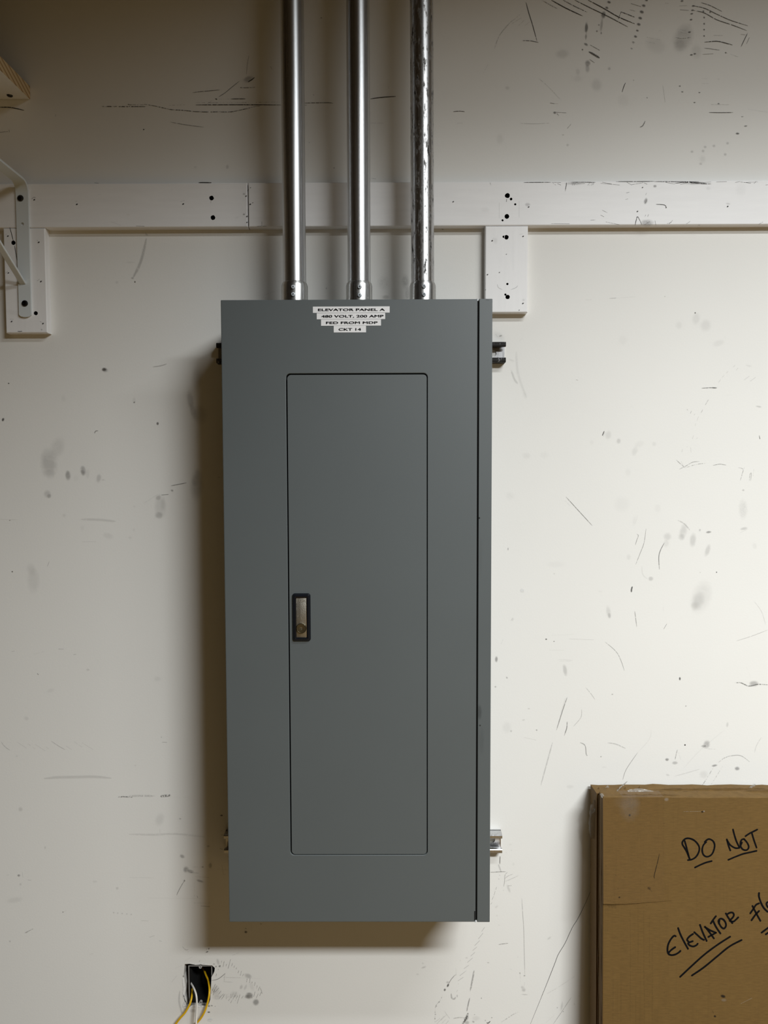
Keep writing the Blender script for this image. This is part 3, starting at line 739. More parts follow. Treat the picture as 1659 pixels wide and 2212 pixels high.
D_(ZN, 706, 1338, 15, 40, -10, .18); D_(ZN, 710, 1356, 9, 18, -10, .25); S_(.4, 1.8, .35, ZN, [(862, 1330), (868, 1372), (874, 1424)]); S_(.6, 2, .2, ZN, [(1036, 1436), (1054, 1406)]); S_(.2, 1.2, .3, ZN, [(1032, 1300), (1034, 1330)]); S_(.2, 1.2, .3, ZN, [(1575, 1270), (1620, 1330), (1645, 1410)])
S_(.3, 1.2, .3, ZN, [(1470, 1508), (1560, 1480), (1659, 1442)]); D_(ZN, 332, 1498, 6, 4, 0, .8, 0); D_(ZN, 379, 1511, 4, 3, 0, .7, 0); S_(.35, 1.2, .3, ZN, [(470, 1496), (618, 1501)]); S_(.15, 1.2, .3, ZN, [(360, 1474), (500, 1470)]); S_(.35, 1.2, .4, ZN, [(60, 1532), (74, 1498)])
D_(ZN, 390, 1050, 60, 20, 0, .05); D_(ZN, 115, 640, 26, 24, 0, .06); D_(ZN, 655, 1212, 14, 5, 0, .08); D_(ZN, 785, 690, 50, 50, 0, .05); D_(ZN, 1000, 715, 20, 26, 0, .06); D_(ZN, 1580, 940, 14, 20, -20, .08)
S_(.4, 1.4, .3, ZO, [(685, 18), (750, 75), (780, 130), (800, 190)]); D_(ZO, 34, 122, 9, 18, 0, .5, .45); D_(ZO, 445, 188, 13, 36, -10, .26, .45); S_(.28, 1.3, .3, ZO, [(400, 124), (490, 128)]); S_(.2, 1.2, .3, ZO, [(410, 134), (480, 134)]); S_(.12, 2, .3, ZO, [(350, 68), (440, 68)])
S_(.45, 2.2, .3, ZO, [(458, 350), (430, 430), (394, 545)]); S_(.3, 1.2, .3, ZO, [(448, 352), (420, 440)]); S_(.5, 2.2, .35, ZO, [(458, 495), (455, 535), (440, 578)]); S_(.22, 3, .3, ZO, [(370, 620), (340, 730), (300, 876)]); S_(.3, 1.3, .3, ZO, [(545, 420), (540, 470), (495, 524)]); S_(.3, 1.3, .3, ZO, [(568, 290), (600, 328), (625, 364)])
S_(.42, 2, .3, ZO, [(535, 620), (565, 638), (572, 690), (580, 698)]); S_(.25, 2.5, .3, ZO, [(700, 622), (750, 630), (808, 656)]); S_(.42, 1.3, .2, ZO, [(790, 845), (812, 780), (880, 680)]); S_(.1, 1.3, .3, ZO, [(880, 680), (950, 600), (960, 545)]); S_(.3, 1.3, .3, ZO, [(200, 590), (272, 606)])
D_(ZO, 97, 232, 5, 7, -30, .4); D_(ZO, 28, 287, 6, 5, 0, .4); D_(ZO, 228, 418, 7, 4, 0, .25); D_(ZO, 197, 485, 9, 5, -10, .2); D_(ZO, 122, 552, 7, 6, 0, .35); D_(ZO, 275, 546, 5, 5, 0, .45); D_(ZO, 728, 332, 6, 4, 0, .4); D_(ZO, 660, 705, 4, 4, 0, .5, 0); D_(ZO, 1168, 402, 4, 4, 0, .5, 0); D_(ZO, 96, 530, 28, 36, 0, .08)
D_(ZO, 1132, 238, 6, 10, 0, .75, .1); D_(ZO, 1163, 635, 5, 5, 0, 1, 0); D_(ZO, 1055, 722, 11, 9, 0, .6, .3); D_(ZO, 1054, 720, 6, 4, 0, 1, .1, 1); D_(ZO, 1416, 514, 8, 16, 10, .2); S_(.1, 1.2, .3, ZO, [(1150, 780), (1260, 660), (1400, 545)]); S_(.1, 1.2, .3, ZO, [(1530, 165), (1556, 232)])
D_(ZO, 1292, 632, 20, 26, 20, .38, .5); D_(ZO, 1275, 642, 16, 8, 0, .4); S_(.35, 2, .6, ZO, [(1290, 658), (1350, 660)]); S_(.35, 2, .5, ZO, [(1118, 662), (1108, 700), (1104, 725)]); D_(ZO, 1102, 742, 18, 10, 0, .35); S_(.18, 2, .4, ZO, [(1125, 680), (1138, 722)])
S_(.35, 1.8, .45, ZO, [(1360, 742), (1400, 712), (1450, 698), (1500, 700), (1550, 736)]); D_(ZO, 1340, 758, 17, 7, -10, .5, .4); S_(.45, 1.6, .75, ZO, [(1335, 765), (1300, 825), (1256, 892)]); S_(.3, 1.2, .7, ZO, [(1392, 755), (1340, 840), (1306, 890)]); D_(ZO, 1475, 776, 15, 12, 0, .5, .5)
D_(ZO, 1275, 812, 28, 24, 0, .12); D_(ZO, 1165, 880, 26, 8, 5, .2); D_(ZO, 1380, 898, 24, 6, 0, .7, .2, 1); S_(.15, 2, .3, ZO, [(1100, 822), (1180, 800), (1250, 780)]); S_(.15, 2, .3, ZO, [(1620, 590), (1590, 640), (1580, 680)]); D_(ZO, 1060, 815, 12, 6, 20, .2); D_(ZO, 475, 885, 22, 12, 0, .1); D_(ZO, 680, 768, 18, 6, 0, .08)
S_(.55, 2.5, .5, ZO, [(1462, 262), (1500, 264), (1545, 282), (1600, 272), (1659, 275)]); D_(ZO, 1575, 268, 28, 18, 0, .4, .5)
# bottom right of the panel
for a in ([(716, 66), (710, 90)], [(704, 104), (694, 140)], [(690, 150), (676, 180)], [(676, 206), (664, 222)], [(610, 428), (582, 466)], [(598, 476), (553, 532)], [(566, 546), (520, 592)], [(540, 604), (502, 636)], [(522, 652), (484, 686)], [(502, 702), (455, 742)], [(470, 766), (424, 798)], [(446, 816), (386, 862)], [(420, 874), (370, 908)]):
    S_(.5, 1.8, .25, ZP, a)
S_(.3, 1.6, .3, ZP, [(942, 165), (950, 290), (960, 450), (966, 700), (970, 850)]); S_(.4, 2, .25, ZP, [(735, 582), (780, 575), (820, 570)]); S_(.35, 4, .35, ZP, [(516, 814), (500, 900), (480, 1000)]); S_(.4, 3, .35, ZP, [(476, 1060), (462, 1120), (450, 1180)]); S_(.5, 5, .5, ZP, [(462, 1195), (440, 1250), (410, 1294)])
S_(.75, 1.2, .05, ZP, [(1572, 50), (1540, 150), (1450, 340), (1395, 430), (1330, 570), (1270, 670), (1235, 760), (1140, 1000), (1020, 1294)])
S_(.4, 1.1, .25, ZP, [(1385, 1055), (1310, 1170), (1225, 1294)]); S_(.25, 1.1, .6, ZP, [(1420, 865), (1260, 970), (1155, 1030)]); S_(.25, 1.1, .5, ZP, [(1240, 1210), (1150, 1290)]); D_(ZP, 1300, 1140, 12, 40, 14, .14); D_(ZP, 1260, 1148, 5, 5, 0, .5); D_(ZP, 1314, 1182, 5, 5, 0, .5); D_(ZP, 1414, 1114, 4, 4, 0, .4)
D_(ZR, 312, 500, 10, 19, 25, .8, .3); D_(ZR, 280, 545, 11, 14, 20, .7, .3); D_(ZR, 310, 470, 18, 12, 0, .3); S_(.5, 1.4, .25, ZR, [(318, 488), (345, 440), (385, 395)]); S_(.5, 2, .3, ZR, [(394, 380), (390, 402)]); S_(.25, 1.2, .3, ZR, [(390, 330), (394, 380)]); S_(.4, 1.4, .7, ZR, [(270, 570), (240, 640), (190, 710), (184, 800), (180, 870)])
D_(ZR, 224, 666, 8, 7, -20, .45); D_(ZR, 196, 708, 9, 5, 20, .45); D_(ZR, 188, 790, 7, 6, 0, .4); D_(ZR, 183, 832, 8, 5, 0, .4); S_(.3, 4, .4, ZR, [(345, 580), (350, 625), (375, 635), (388, 615)]); D_(ZR, 404, 606, 8, 14, 0, .3); S_(.4, 1.6, .3, ZR, [(410, 545), (398, 565)]); S_(.35, 1.5, .4, ZR, [(420, 480), (408, 500)])
for a in ([(280, 800), (200, 885)], [(235, 825), (180, 870)], [(300, 790), (240, 850)], [(275, 755), (330, 830)], [(250, 880), (290, 840)], [(290, 885), (320, 850)]): S_(.4, 1.6, .4, ZR, a)
S_(.3, 2.2, .4, ZR, [(360, 830), (430, 820), (480, 826)]); D_(ZR, 495, 830, 20, 30, 30, .4, .45); D_(ZR, 500, 870, 26, 18, 0, .35, .5); S_(.45, 3, .4, ZR, [(512, 810), (480, 850), (460, 885)]); D_(ZR, 565, 862, 14, 10, 20, .4, .4); D_(ZR, 576, 790, 6, 5, 0, .45); S_(.65, 2.6, .3, ZR, [(735, 856), (712, 876), (698, 870)]); D_(ZR, 748, 822, 8, 4, 0, .55); D_(ZR, 684, 850, 6, 8, 20, .4); D_(ZR, 645, 628, 5, 6, 20, .6, .1)
D_(ZR, 590, 830, 40, 26, 0, .12, .6); D_(ZR, 712, 274, 13, 7, 10, .3); S_(.3, 1.4, .3, ZR, [(930, 335), (948, 346)]); S_(.4, 1.3, .6, ZR, [(1030, 370), (1032, 470)]); D_(ZR, 1028, 378, 6, 9, 0, .45); D_(ZR, 1074, 404, 9, 7, 0, .5, .4); S_(.3, 1.2, .4, ZR, [(1076, 470), (1070, 530)]); D_(ZR, 1066, 545, 20, 20, 0, .28, .4); D_(ZR, 1052, 520, 16, 16, 0, .22); D_(ZR, 1076, 592, 34, 6, 3, .26); D_(ZR, 1008, 218, 5, 5, 0, .25)
S_(.35, 1.6, .65, ZR, [(845, 866), (900, 830), (950, 796), (1010, 765)]); D_(ZR, 1320, 30, 26, 10, -40, .2); D_(ZR, 72, 320, 26, 10, -20, .25); D_(ZR, 62, 282, 9, 9, 0, .2); D_(ZR, 10, 390, 16, 10, 0, .18); S_(.3, 1.5, .4, ZR, [(430, 262), (440, 246)]); D_(ZR, 498, 226, 14, 8, 0, .2); S_(.12, 3, .3, ZR, [(1260, 560), (1240, 620)]); D_(ZR, 1445, 700, 10, 46, 8, .14)
S_(.45, 1.6, .25, ZI, [(672, 1056), (740, 1054), (870, 1046), (960, 1046)]); D_(ZI, 792, 1050, 8, 8, 0, .5); D_(ZI, 870, 1045, 9, 10, 0, .4); S_(.55, 2.2, .2, ZI, [(855, 760), (850, 830), (848, 910)]); S_(.2, 4, .3, ZI, [(820, 910), (840, 960), (870, 1045)]); S_(.35, 1.5, .3, ZI, [(990, 1055), (945, 1110), (935, 1230), (920, 1320)]); S_(.3, 1.3, .3, ZI, [(940, 1170), (1010, 1120), (1090, 1090)]); S_(.25, 1.3, .3, ZI, [(950, 1225), (1080, 1170), (1191, 1115)])
S_(.45, 2.2, .3, ZI, [(995, 1305), (1070, 1301)]); D_(ZI, 1010, 1360, 24, 84, -20, .2, .3); D_(ZI, 845, 1110, 12, 9, 0, .3); D_(ZI, 830, 1180, 12, 9, 0, .35); D_(ZI, 1060, 655, 12, 10, 0, .25); D_(ZI, 1040, 548, 34, 16, 0, .1); D_(ZI, 1100, 910, 22, 30, 0, .1); S_(.25, 1.4, .3, ZI, [(966, 665), (968, 740)]); D_(ZI, 915, 1388, 8, 8, 0, .25); D_(ZI, 790, 1690, 40, 20, -40, .14); D_(ZI, 795, 1855, 18, 14, 40, .16); D_(ZI, 830, 2030, 20, 14, 0, .12)
# faint texture of old scuffs behind the connectors
D_(ZC5, 720, 620, 36, 40, 0, .25, .9); D_(ZC5, 845, 610, 22, 40, 0, .35, .8); D_(ZC5, 858, 680, 14, 40, 0, .35, .8); D_(ZC5, 732, 700, 20, 12, 0, .3, .6); S_(.4, 1.2, .4, ZC5, [(30, 688), (110, 660)]); D_(ZC5, 388, 650, 5, 5, 0, .4, .1); D_(ZC5, 1385, 925, 40, 20, 30, .12, .6); D_(ZC5, 1060, 308, 6, 4, 0, .7, .1)
wall_o = wall.build('wall_back', [M['wall'], M['line'], M['smudge'], M['plaster']], recalc=False)
tag(wall_o, kind='structure')

# ------------------------------------------------------------------ rail boards and blocks
T = 0.019
bx = lambda px, py, Y=-T: at(px, py, Y).x
bz = lambda px, py, Y=-T: at(px, py, Y).z
rz1 = (bz(300, 394) + bz(1300, 392)) / 2
rz0 = (bz(300, 489) + bz(1300, 488.5)) / 2
onboard = lambda x, y: at(x, y, -T - 0.0003)


def board(name, x0, x1, z0, z1, holes_px, nails, strokes, smudges, mats, label, cat, group=None):
    mb = MB()
    hs = []
    for px, py, r in holes_px:
        p = at(px, py, -T)
        hs.append((circ(p.x, p.z, r / 1052, 16, 0.07), 0.012))
    mb.plate([], hs, -T, -0.0002, (0, 0, 3), (x0, x1, z0, z1, 0.0022))
    for px, py, r in nails:
        smudge(mb, onboard, px, py, r, r * .62, -35, 1.0, 0.0, 0.0, 2)
    for op, wd, brk, pts in strokes:
        stroke(mb, onboard, pts, wd * 1.15, min(1, op * 1.25), brk, 0.0, 1)
    for a in smudges:
        smudge(mb, onboard, *a)
    o = mb.build(name, [mats, M['line'], M['smudge'], M['hole']], recalc=False, origin=(0.5 * (x0 + x1), -0.0095, z0))
    return tag(o, label, cat, group)


xs = bx(535.5, 440)
ZE, ZD = (1040, 360, 2.68), (380, 360, 6.381)
board('ledger_board', -1.6, xs - 0.0009, rz0, rz1, [(457, 428, 5), (460, 470, 5)],
      [(74, 431.5, 2.6), (166, 441.5, 2.6), (395.7, 440.7, 2.6), (531.5, 423.5, 2.2), (533.5, 467.5, 2.4), (533.5, 480.3, 2)],
      [(.8, 2, .1, unz(*ZD, [(310, 220), (400, 219), (492, 221)])), (.7, 1.4, .2, unz(*ZD, [(480, 500), (486, 465)])), (.4, 1.2, .4, unz(*ZD, [(60, 484), (118, 466)])), (.8, 1.6, .1, [(204, 395), (213, 395.4)]),
       (.4, 1.3, .3, [(68, 430), (73, 426), (77, 427)]), (.4, 1.3, .3, [(163, 436), (167, 434)]), (.3, 1, .3, [(240, 479), (262, 487)]), (.6, 1.6, .2, [(294, 488), (312, 488.4)]), (.3, 1.2, .3, [(211, 419.5), (219, 420)]), (.3, 1.2, .3, [(273, 464), (280, 464)])],
      [(527, 419, 3, 2, 0, .4), (527, 463, 3, 2, 0, .5), (512, 470, 6, 2, -20, .1)], M['white'],
      'long white painted ledger board left of the splice, behind the shelf bracket', 'board')
rs = [(.6, 1.6, .35, unz(*ZE, p)) for p in (
    [(245, 92), (330, 91), (400, 91)], [(400, 91), (460, 92)], [(520, 90), (590, 90), (660, 91)], [(526, 108), (534, 92)], [(536, 108), (544, 94)], [(616, 108), (628, 92)], [(626, 108), (638, 92)], [(636, 108), (648, 92)], [(645, 106), (652, 94)], [(520, 98), (600, 97)],
    [(50, 92), (54, 106)], [(485, 142), (492, 100), (490, 92)], [(780, 86), (900, 86), (1000, 85)], [(1000, 86), (1130, 87), (1260, 88)], [(1120, 96), (1200, 90), (1300, 96)], [(1150, 104), (1210, 88)], [(1180, 86), (1260, 98), (1330, 100)], [(1060, 90), (1120, 100)], [(1210, 98), (1330, 88)],
    [(842, 90), (870, 106)], [(870, 104), (940, 92)], [(930, 88), (960, 102)], [(700, 90), (760, 102)], [(690, 96), (800, 106)], [(1360, 88), (1420, 86)], [(1470, 92), (1500, 84)], [(1500, 88), (1560, 96)], [(1578, 98), (1592, 84)], [(1520, 92), (1600, 88)], [(1645, 106), (1659, 104)],
    [(836, 152), (856, 148)], [(834, 190), (848, 186)], [(1010, 218), (1060, 222), (1070, 238)], [(700, 252), (728, 266)], [(690, 280), (710, 290)], [(890, 340), (896, 310), (905, 290), (930, 338)], [(1005, 312), (1010, 340)], [(1086, 332), (1108, 310)], [(1075, 330), (1100, 322)], [(1186, 332), (1212, 314)], [(940, 338), (975, 318)], [(955, 318), (975, 340)], [(720, 320), (800, 336)], [(630, 310), (660, 308)],
    [(948, 215), (956, 190)], [(950, 165), (956, 152)], [(946, 290), (952, 278)], [(962, 290), (968, 276)], [(1252, 340), (1266, 338)], [(1605, 334), (1630, 320)], [(405, 330), (510, 331)], [(415, 96), (430, 106)], [(440, 98), (460, 106)])]
rs += [(.35, .9, .1, unz(*ZE, p)) for p in ([(103, 208), (103, 300)], [(218, 200), (218, 296)])]
rs += [(.9, 2.2, .1, [(1094.5, 430), (1094, 436)])]
rs += [(.7, 1.4, .15, unz(*ZD, [(1184, 758), (1186, 820)])), (.7, 1.4, .3, unz(*ZD, [(1120, 820), (1180, 818)])), (.7, 1.6, .3, unz(*ZD, [(1195, 819), (1250, 820)]))]
board('ledger_board', xs + 0.0009, 1.75, rz0, rz1, [(1096, 422.5, 5.2), (1104, 430, 2.8), (1113, 441.4, 2.3), (1095, 467.5, 5), (1085.6, 476, 2.2)],
      [(540.5, 441.3, 2.4), (979, 435.7, 2.2), (1142, 447, 2.4), (1572, 446, 2.2), (1377, 456.7, 2.2), (1439, 448.5, 1.8), (1388, 405, 1.8), (541, 405.5, 1.4), (546, 438, 1.4), (536, 410.5, 1.5)],
      rs, [(1395, 434, 4, 7, 15, .5), (1398, 482, 14, 8, 0, .4, .6), (1140, 442, 6, 4, 0, .3), (1415, 402, 4, 3, 0, .5), (1500, 395, 26, 4, 0, .35, .6), (1240, 396, 20, 4, 0, .3, .6), (1600, 410, 12, 14, 0, .06), (1048, 453, 10, 6, 0, .08), (1530, 407, 5, 4, 0, .12), (650, 458, 8, 2, -15, .2), (1573, 440, 5, 2, 10, .25)], M['white'],
      'long white painted ledger board passing behind the three conduits', 'board')

# left block under the rail, behind the bracket
lx0, lx1 = (bx(7, 492) + bx(12.5, 719)) / 2, (bx(97, 492) + bx(102.5, 719)) / 2
board('mounting_block', lx0, lx1, bz(57, 719), rz0 - 0.0006, [(29, 524.3, 4.6), (77.3, 676.5, 4.4)],
      [(17, 510, 2.3), (83.5, 523.5, 2.6), (18, 589.5, 2.2), (88.5, 608, 2.5), (25, 694.5, 2.4), (92.8, 699, 2.4)],
      [(.9, 1.3, .05, [(21, 491), (25.5, 507), (29, 522)]), (.9, 1.2, .05, [(31, 530), (34, 545), (36.5, 562)]), (.5, 1.3, .2, [(12, 507), (15, 505)]), (.5, 1.2, .2, [(80, 518), (82, 521)]), (.5, 1.5, .3, [(11.5, 590.5), (17, 586)]), (.5, 1.5, .3, [(80, 607), (85.5, 603)]), (.4, 1.2, .2, [(21, 689.5), (30, 689.8)]), (.5, 1.5, .4, [(86, 694), (92, 697)]), (.6, 1.5, .2, [(38, 715.5), (43, 716), (48, 715.3)])],
      [(28, 675, 18, 6, 15, .08), (90, 712, 2, 2, 0, .4)], M['whitev'], 'short white upright block under the rail behind the white shelf bracket', 'block')
qx0, qx1 = (bx(1049, 492) + bx(1047, 650)) / 2, (bx(1142.5, 492) + bx(1138, 675)) / 2
board('mounting_block', qx0, qx1, bz(1090, 675), rz0 - 0.0006, [(1094, 512.4, 4.8), (1088, 511.4, 2.5), (1096, 613.5, 2.4), (1096.5, 641.5, 4.7), (1091.7, 636.3, 2.3)],
      [(1063.3, 520, 2.3), (1130, 510.5, 2.3), (1093.8, 549.3, 1.3), (1078.8, 588.5, 1.6), (1053, 593.3, 2), (1129.6, 655.5, 2.3), (1048.7, 626, 1.2), (1121.5, 670, 1.5)],
      [(.3, 1, .1, unz(*ZE, [(92, 680), (98, 700), (122, 712)])), (.3, 1, .2, unz(*ZE, [(170, 712), (200, 700), (210, 688)])), (.12, 1, .1, unz(*ZE, [(182, 370), (184, 600)])), (.3, 1.2, .4, unz(*ZE, [(220, 394), (240, 388)])), (.3, 1.2, .4, unz(*ZE, [(62, 420), (72, 412)]))],
      [(1070, 520, 5, 7, 0, .12), (1131, 648, 3, 3, 0, .2)], M['whitev'], 'short white upright block with screw holes under the rail above the grey panel corner', 'block')

# ------------------------------------------------------------------ shelf bracket
sx0, sx1 = (at(33.5, 405, -T - .004).x + at(41, 680, -T - .004).x) / 2, (at(60, 405, -T - .004).x + at(67.5, 680, -T - .004).x) / 2
ztop = at(60, 391, -T - .004).z
zbot = at(54, 685, -T - .004).z
br = thing('shelf_bracket', ((sx0 + sx1) / 2, -T, zbot), 'white steel shelf bracket with diagonal brace screwed to the left block and rail', 'bracket')
th, yb = 0.0042, -T - 0.0002
cxs, wd = (sx0 + sx1) / 2, sx1 - sx0
mb = MB()
tongue = [(sx0, ztop - 0.024), (sx0, zbot + 0.006)] + [(cxs - wd / 2 * math.cos(math.pi * k / 10), zbot + 0.006 - 0.006 * math.sin(math.pi * k / 10)) for k in range(1, 10)] + [(sx1, zbot + 0.006), (sx1, ztop - 0.024)]
hp = at(48, 484, yb - th)
mb.plate(tongue, [(circ(hp.x, hp.z, 0.0034), None)], yb - th, yb)
up = mb.build('upright', M['bracket'], br)
mb = MB()
prof = []
R_ = 0.022
for k in range(11):
    a = math.radians(90 * k / 10)
    prof.append((yb - R_ + R_ * math.cos(a), ztop - 0.024 + (R_ + 0.002) * math.sin(a)))
prof.append((-0.40, ztop))
rings = []
for i, (y, z) in enumerate(prof):
    a = prof[max(i - 1, 0)]; b = prof[min(i + 1, len(prof) - 1)]
    t = Vector((b[0] - a[0], b[1] - a[1])).normalized()
    n_ = Vector((t.y, -t.x)) * th          # towards the inside of the bend
    if i == 0: n_ = Vector((-1, 0)) * th
    if (Vector((n_.x, n_.y)).dot(Vector((-1, -1)))) < 0: n_ = -n_
    rings.append([(sx0, y, z), (sx1, y, z), (sx1, y + n_.x, z + n_.y), (sx0, y + n_.x, z + n_.y)])
mb.loft(rings, 0, True, True, False)
am = mb.build('arm', M['bracket'], br)
mb = MB()
p0 = at(49.5, 612, yb - th)
zA = ztop - th
run = (zA - p0.z) / 0.56
d_ = Vector((0, -run, zA - p0.z)); nrm = Vector((0, d_.z, run)).normalized() * 0.0026
bw = 0.0062
c0, c1 = Vector((p0.x, yb - th + 0.0006, p0.z)), Vector((p0.x, yb - th, p0.z)) + d_
mb.loft([[c + Vector((-bw, 0, 0)) - nrm, c + Vector((bw, 0, 0)) - nrm, c + Vector((bw, 0, 0)) + nrm, c + Vector((-bw, 0, 0)) + nrm] for c in (c0, c0 + d_ * .5, c1)], 0, True, True, False)
be = mb.build('brace', M['bracket'], br)
bv = be.modifiers.new('bevel', 'BEVEL'); bv.width = 0.0014; bv.segments = 3; bv.limit_method = 'ANGLE'
for px, py in ((44.2, 428.3), (53.7, 655.5)):
    p = at(px, py, yb - th)
    mb = MB()
    mb.lathe([(0.0064, 0.0002), (0.0064, -0.0008), (0.0052, -0.0024), (0.0030, -0.0031), (0.0022, -0.0031), (0.0018, -0.0012), (0.0001, -0.0012)], (p.x, yb - th, p.z), 'Y', 24)
    tag(mb.build('screw', M['blackscrew'], br), 'black round-headed screw')

# ------------------------------------------------------------------ shelf in the top left corner
pc, pt = at(65.5, 214, -0.001), at(64.5, 186.5, -0.001)
sh = thing('wall_shelf', (pc.x, -0.001, pc.z), 'grey painted shelf board with bare pine end grain in the top left corner', 'shelf')
mb = MB()
Lx, Dp, Th = 0.9, 0.30, pt.z - pc.z
drop = -0.0105                                                      # sags a little towards its front edge
prf = [(0, 0), (-Dp, drop), (-Dp, drop + Th), (0, Th)]
ringsA = [[(pc.x - Lx, -0.001 + y, pc.z + z) for y, z in prf], [(pc.x - 0.0012, -0.001 + y, pc.z + z) for y, z in prf]]
mb.loft(ringsA, 0, True, True, False)
bd = mb.build('board', M['whitev'], sh)
mb = MB()
mb.loft([[(x, -0.001 + y, pc.z + z) for y, z in prf] for x in (pc.x - 0.0012, pc.x)], 0, True, True, False)
tag(mb.build('end_grain', M['pine'], sh), 'bare striped pine end of the painted board')
d = ray(21, 204.6)
tt = (pc.z - CAM.z + 0.0008) / d.z
p = CAM + d * tt
mb = MB()
mb.lathe([(0.0058, 0.0012), (0.0058, -0.0004), (0.0050, -0.0016), (0.0028, -0.0018), (0.0022, -0.0008), (0.0001, -0.0008)], (p.x, p.y, pc.z + drop * (-(p.y)) / Dp), 'Z', 20)
tag(mb.build('screw', M['blackscrew'], sh), 'dark screw head under the shelf')

# ------------------------------------------------------------------ strut channels behind the panel
SD = 0.0215


def strut(zc, xl, xr, mat, label, slots):
    H = 0.0206
    root = MB()
    hs = []
    for a, b in slots:
        hs.append((rrect(a, b, zc - 0.0068, zc + 0.0068, 0.0066, 6), None))
    root.plate([(xl, zc - H), (xr, zc - H), (xr, zc + H), (xl, zc + H)], hs, -0.0030, -0.0004)
    for s in (-1, 1):
        # flange, rounded corner and the lip turned back into the channel
        pf = []
        zo, t2 = zc + s * H, 0.0025
        outer = [(-0.0004, zo), (-SD + 0.003, zo), (-SD + 0.0009, zo - s * 0.0009), (-SD, zo - s * 0.003), (-SD, zo - s * 0.0075), (-SD + 0.001, zo - s * 0.0092), (-SD + 0.003, zo - s * 0.0096), (-SD + 0.008, zo - s * 0.0096)]
        inner = [(-SD + 0.008, zo - s * 0.0075), (-SD + 0.0035, zo - s * 0.0072), (-SD + t2, zo - s * 0.0062), (-SD + t2, zo - s * 0.0036), (-SD + 0.0036, zo - s * t2), (-0.0004, zo - s * t2)]
        ring = outer + inner
        root.loft([[(x, y, z) for y, z in ring] for x in (xl, xr)], 1, True, True, False)
    o = root.build('strut_channel', [M['strut'], mat], origin=((xl + xr) / 2, 0, zc))
    return tag(o, label, 'channel', 'strut channels behind the electrical panel')


zs1 = (at(1078, 737, -SD).z + at(1078, 783, -SD).z) / 2
zs2 = (at(1070, 1800, -SD).z + at(1070, 1847, -SD).z) / 2
xl1, xr1 = at(467, 760, -SD).x, at(1093, 760, -SD).x
xl2, xr2 = at(483.5, 1820, -SD).x, at(1085, 1823, -SD).x
strut(zs1, xl1, xr1, M['strut_black'], 'black-smeared steel strut channel behind the top of the grey panel', [(xr1 - 0.046, xr1 - 0.0165), (xl1 + 0.0165, xl1 + 0.046)])
strut(zs2, xl2, xr2, M['strut'], 'bare galvanized strut channel behind the bottom of the grey panel', [(xr2 - 0.042, xr2 - 0.0125), (xl2 + 0.0165, xl2 + 0.046)])

# ------------------------------------------------------------------ electrical panel
PF = -0.170
pl = (at(476, 648, PF).x + at(495.8, 1991, PF).x) / 2
prr = (at(1064, 648, PF).x + at(1058, 1991, PF).x) / 2
pzt, pzb = at(770, 646.8, PF).z, at(776, 1991.8, PF).z
gx0 = (at(1031.5, 700, PF).x + at(1027, 1950, PF).x) / 2
gx1 = (at(1035, 700, PF).x + at(1030.5, 1950, PF).x) / 2
pan = thing('electrical_cabinet', ((pl + prr) / 2, -SD, pzb), 'tall grey steel electrical panel with a locked inner door hung on the wall', 'electrical cabinet')
mb = MB()
mb.box(pl + 0.004, prr - 0.004, PF + 0.015, -SD - 0.0002, pzb + 0.004, pzt - 0.004, 0, 0.002)
for f in mb.bm.faces:
    if abs(f.calc_center_median().y - (PF + 0.015)) < 1e-4: f.material_index = 1  # front of the solid box blackened to imitate a shaded interior
mb.build('back_box', [M['panel'], M['inside']], pan)
dx0 = (at(618, 830, PF).x + at(627, 1830, PF).x) / 2
dx1 = (at(924, 830, PF).x + at(923.3, 1830, PF).x) / 2
dz1, dz0 = at(770, 806.5, PF).z, at(776, 1847, PF).z
G = 0.0019
mb = MB()
mb.plate([(pl, pzb), (gx0, pzb), (gx0, pzt), (pl, pzt)], [(rrect(dx0, dx1, dz0, dz1, 0.008), None)], PF, PF + 0.0148)
cv = mb.build('front_cover', M['panel'], pan)
bv = cv.modifiers.new('bevel', 'BEVEL'); bv.width = 0.0012; bv.segments = 2; bv.limit_method = 'ANGLE'; bv.angle_limit = math.radians(60)
mb = MB()
mb.plate([(gx1, pzb - 0.0004), (prr, pzb - 0.0004), (prr, pzt + 0.0004), (gx1, pzt + 0.0004)], [], PF, PF + 0.0148)
onpan = lambda x, y: at(x, y, PF - 0.0003)
smudge(mb, onpan, 1036, 1538, 5, 16, 0, .35, .6, 0, 2); smudge(mb, onpan, 1037, 1567, 2, 2, 0, .8, 0, 0, 2); smudge(mb, onpan, 1035.5, 1119, 1.8, 2, 0, .9, 0, 0, 2); smudge(mb, onpan, 1040, 1600, 6, 30, 0, .12, .6, 0, 2); smudge(mb, onpan, 1038, 1200, 4, 50, 0, .07, .4, 0, 2)
stroke(mb, onpan, [(1050, 647.5), (1056, 648)], 1.6, .7, .2, 0, 1)
hs = mb.build('hinge_strip', [M['panel'], M['line'], M['smudge']], pan)
bv = hs.modifiers.new('bevel', 'BEVEL'); bv.width = 0.001; bv.segments = 2; bv.limit_method = 'ANGLE'; bv.angle_limit = math.radians(60)
mb = MB()
mb.box(gx0 + 0.0002, gx1 - 0.0002, PF + 0.0045, PF + 0.0146, pzb + 0.0012, pzt - 0.0012)  # black strip added in the hinge gap so it reads as deep shade
tag(mb.build('hinge_gap_filler', M['inside'], pan), 'black filler in the long hinge gap, standing in for its shade')
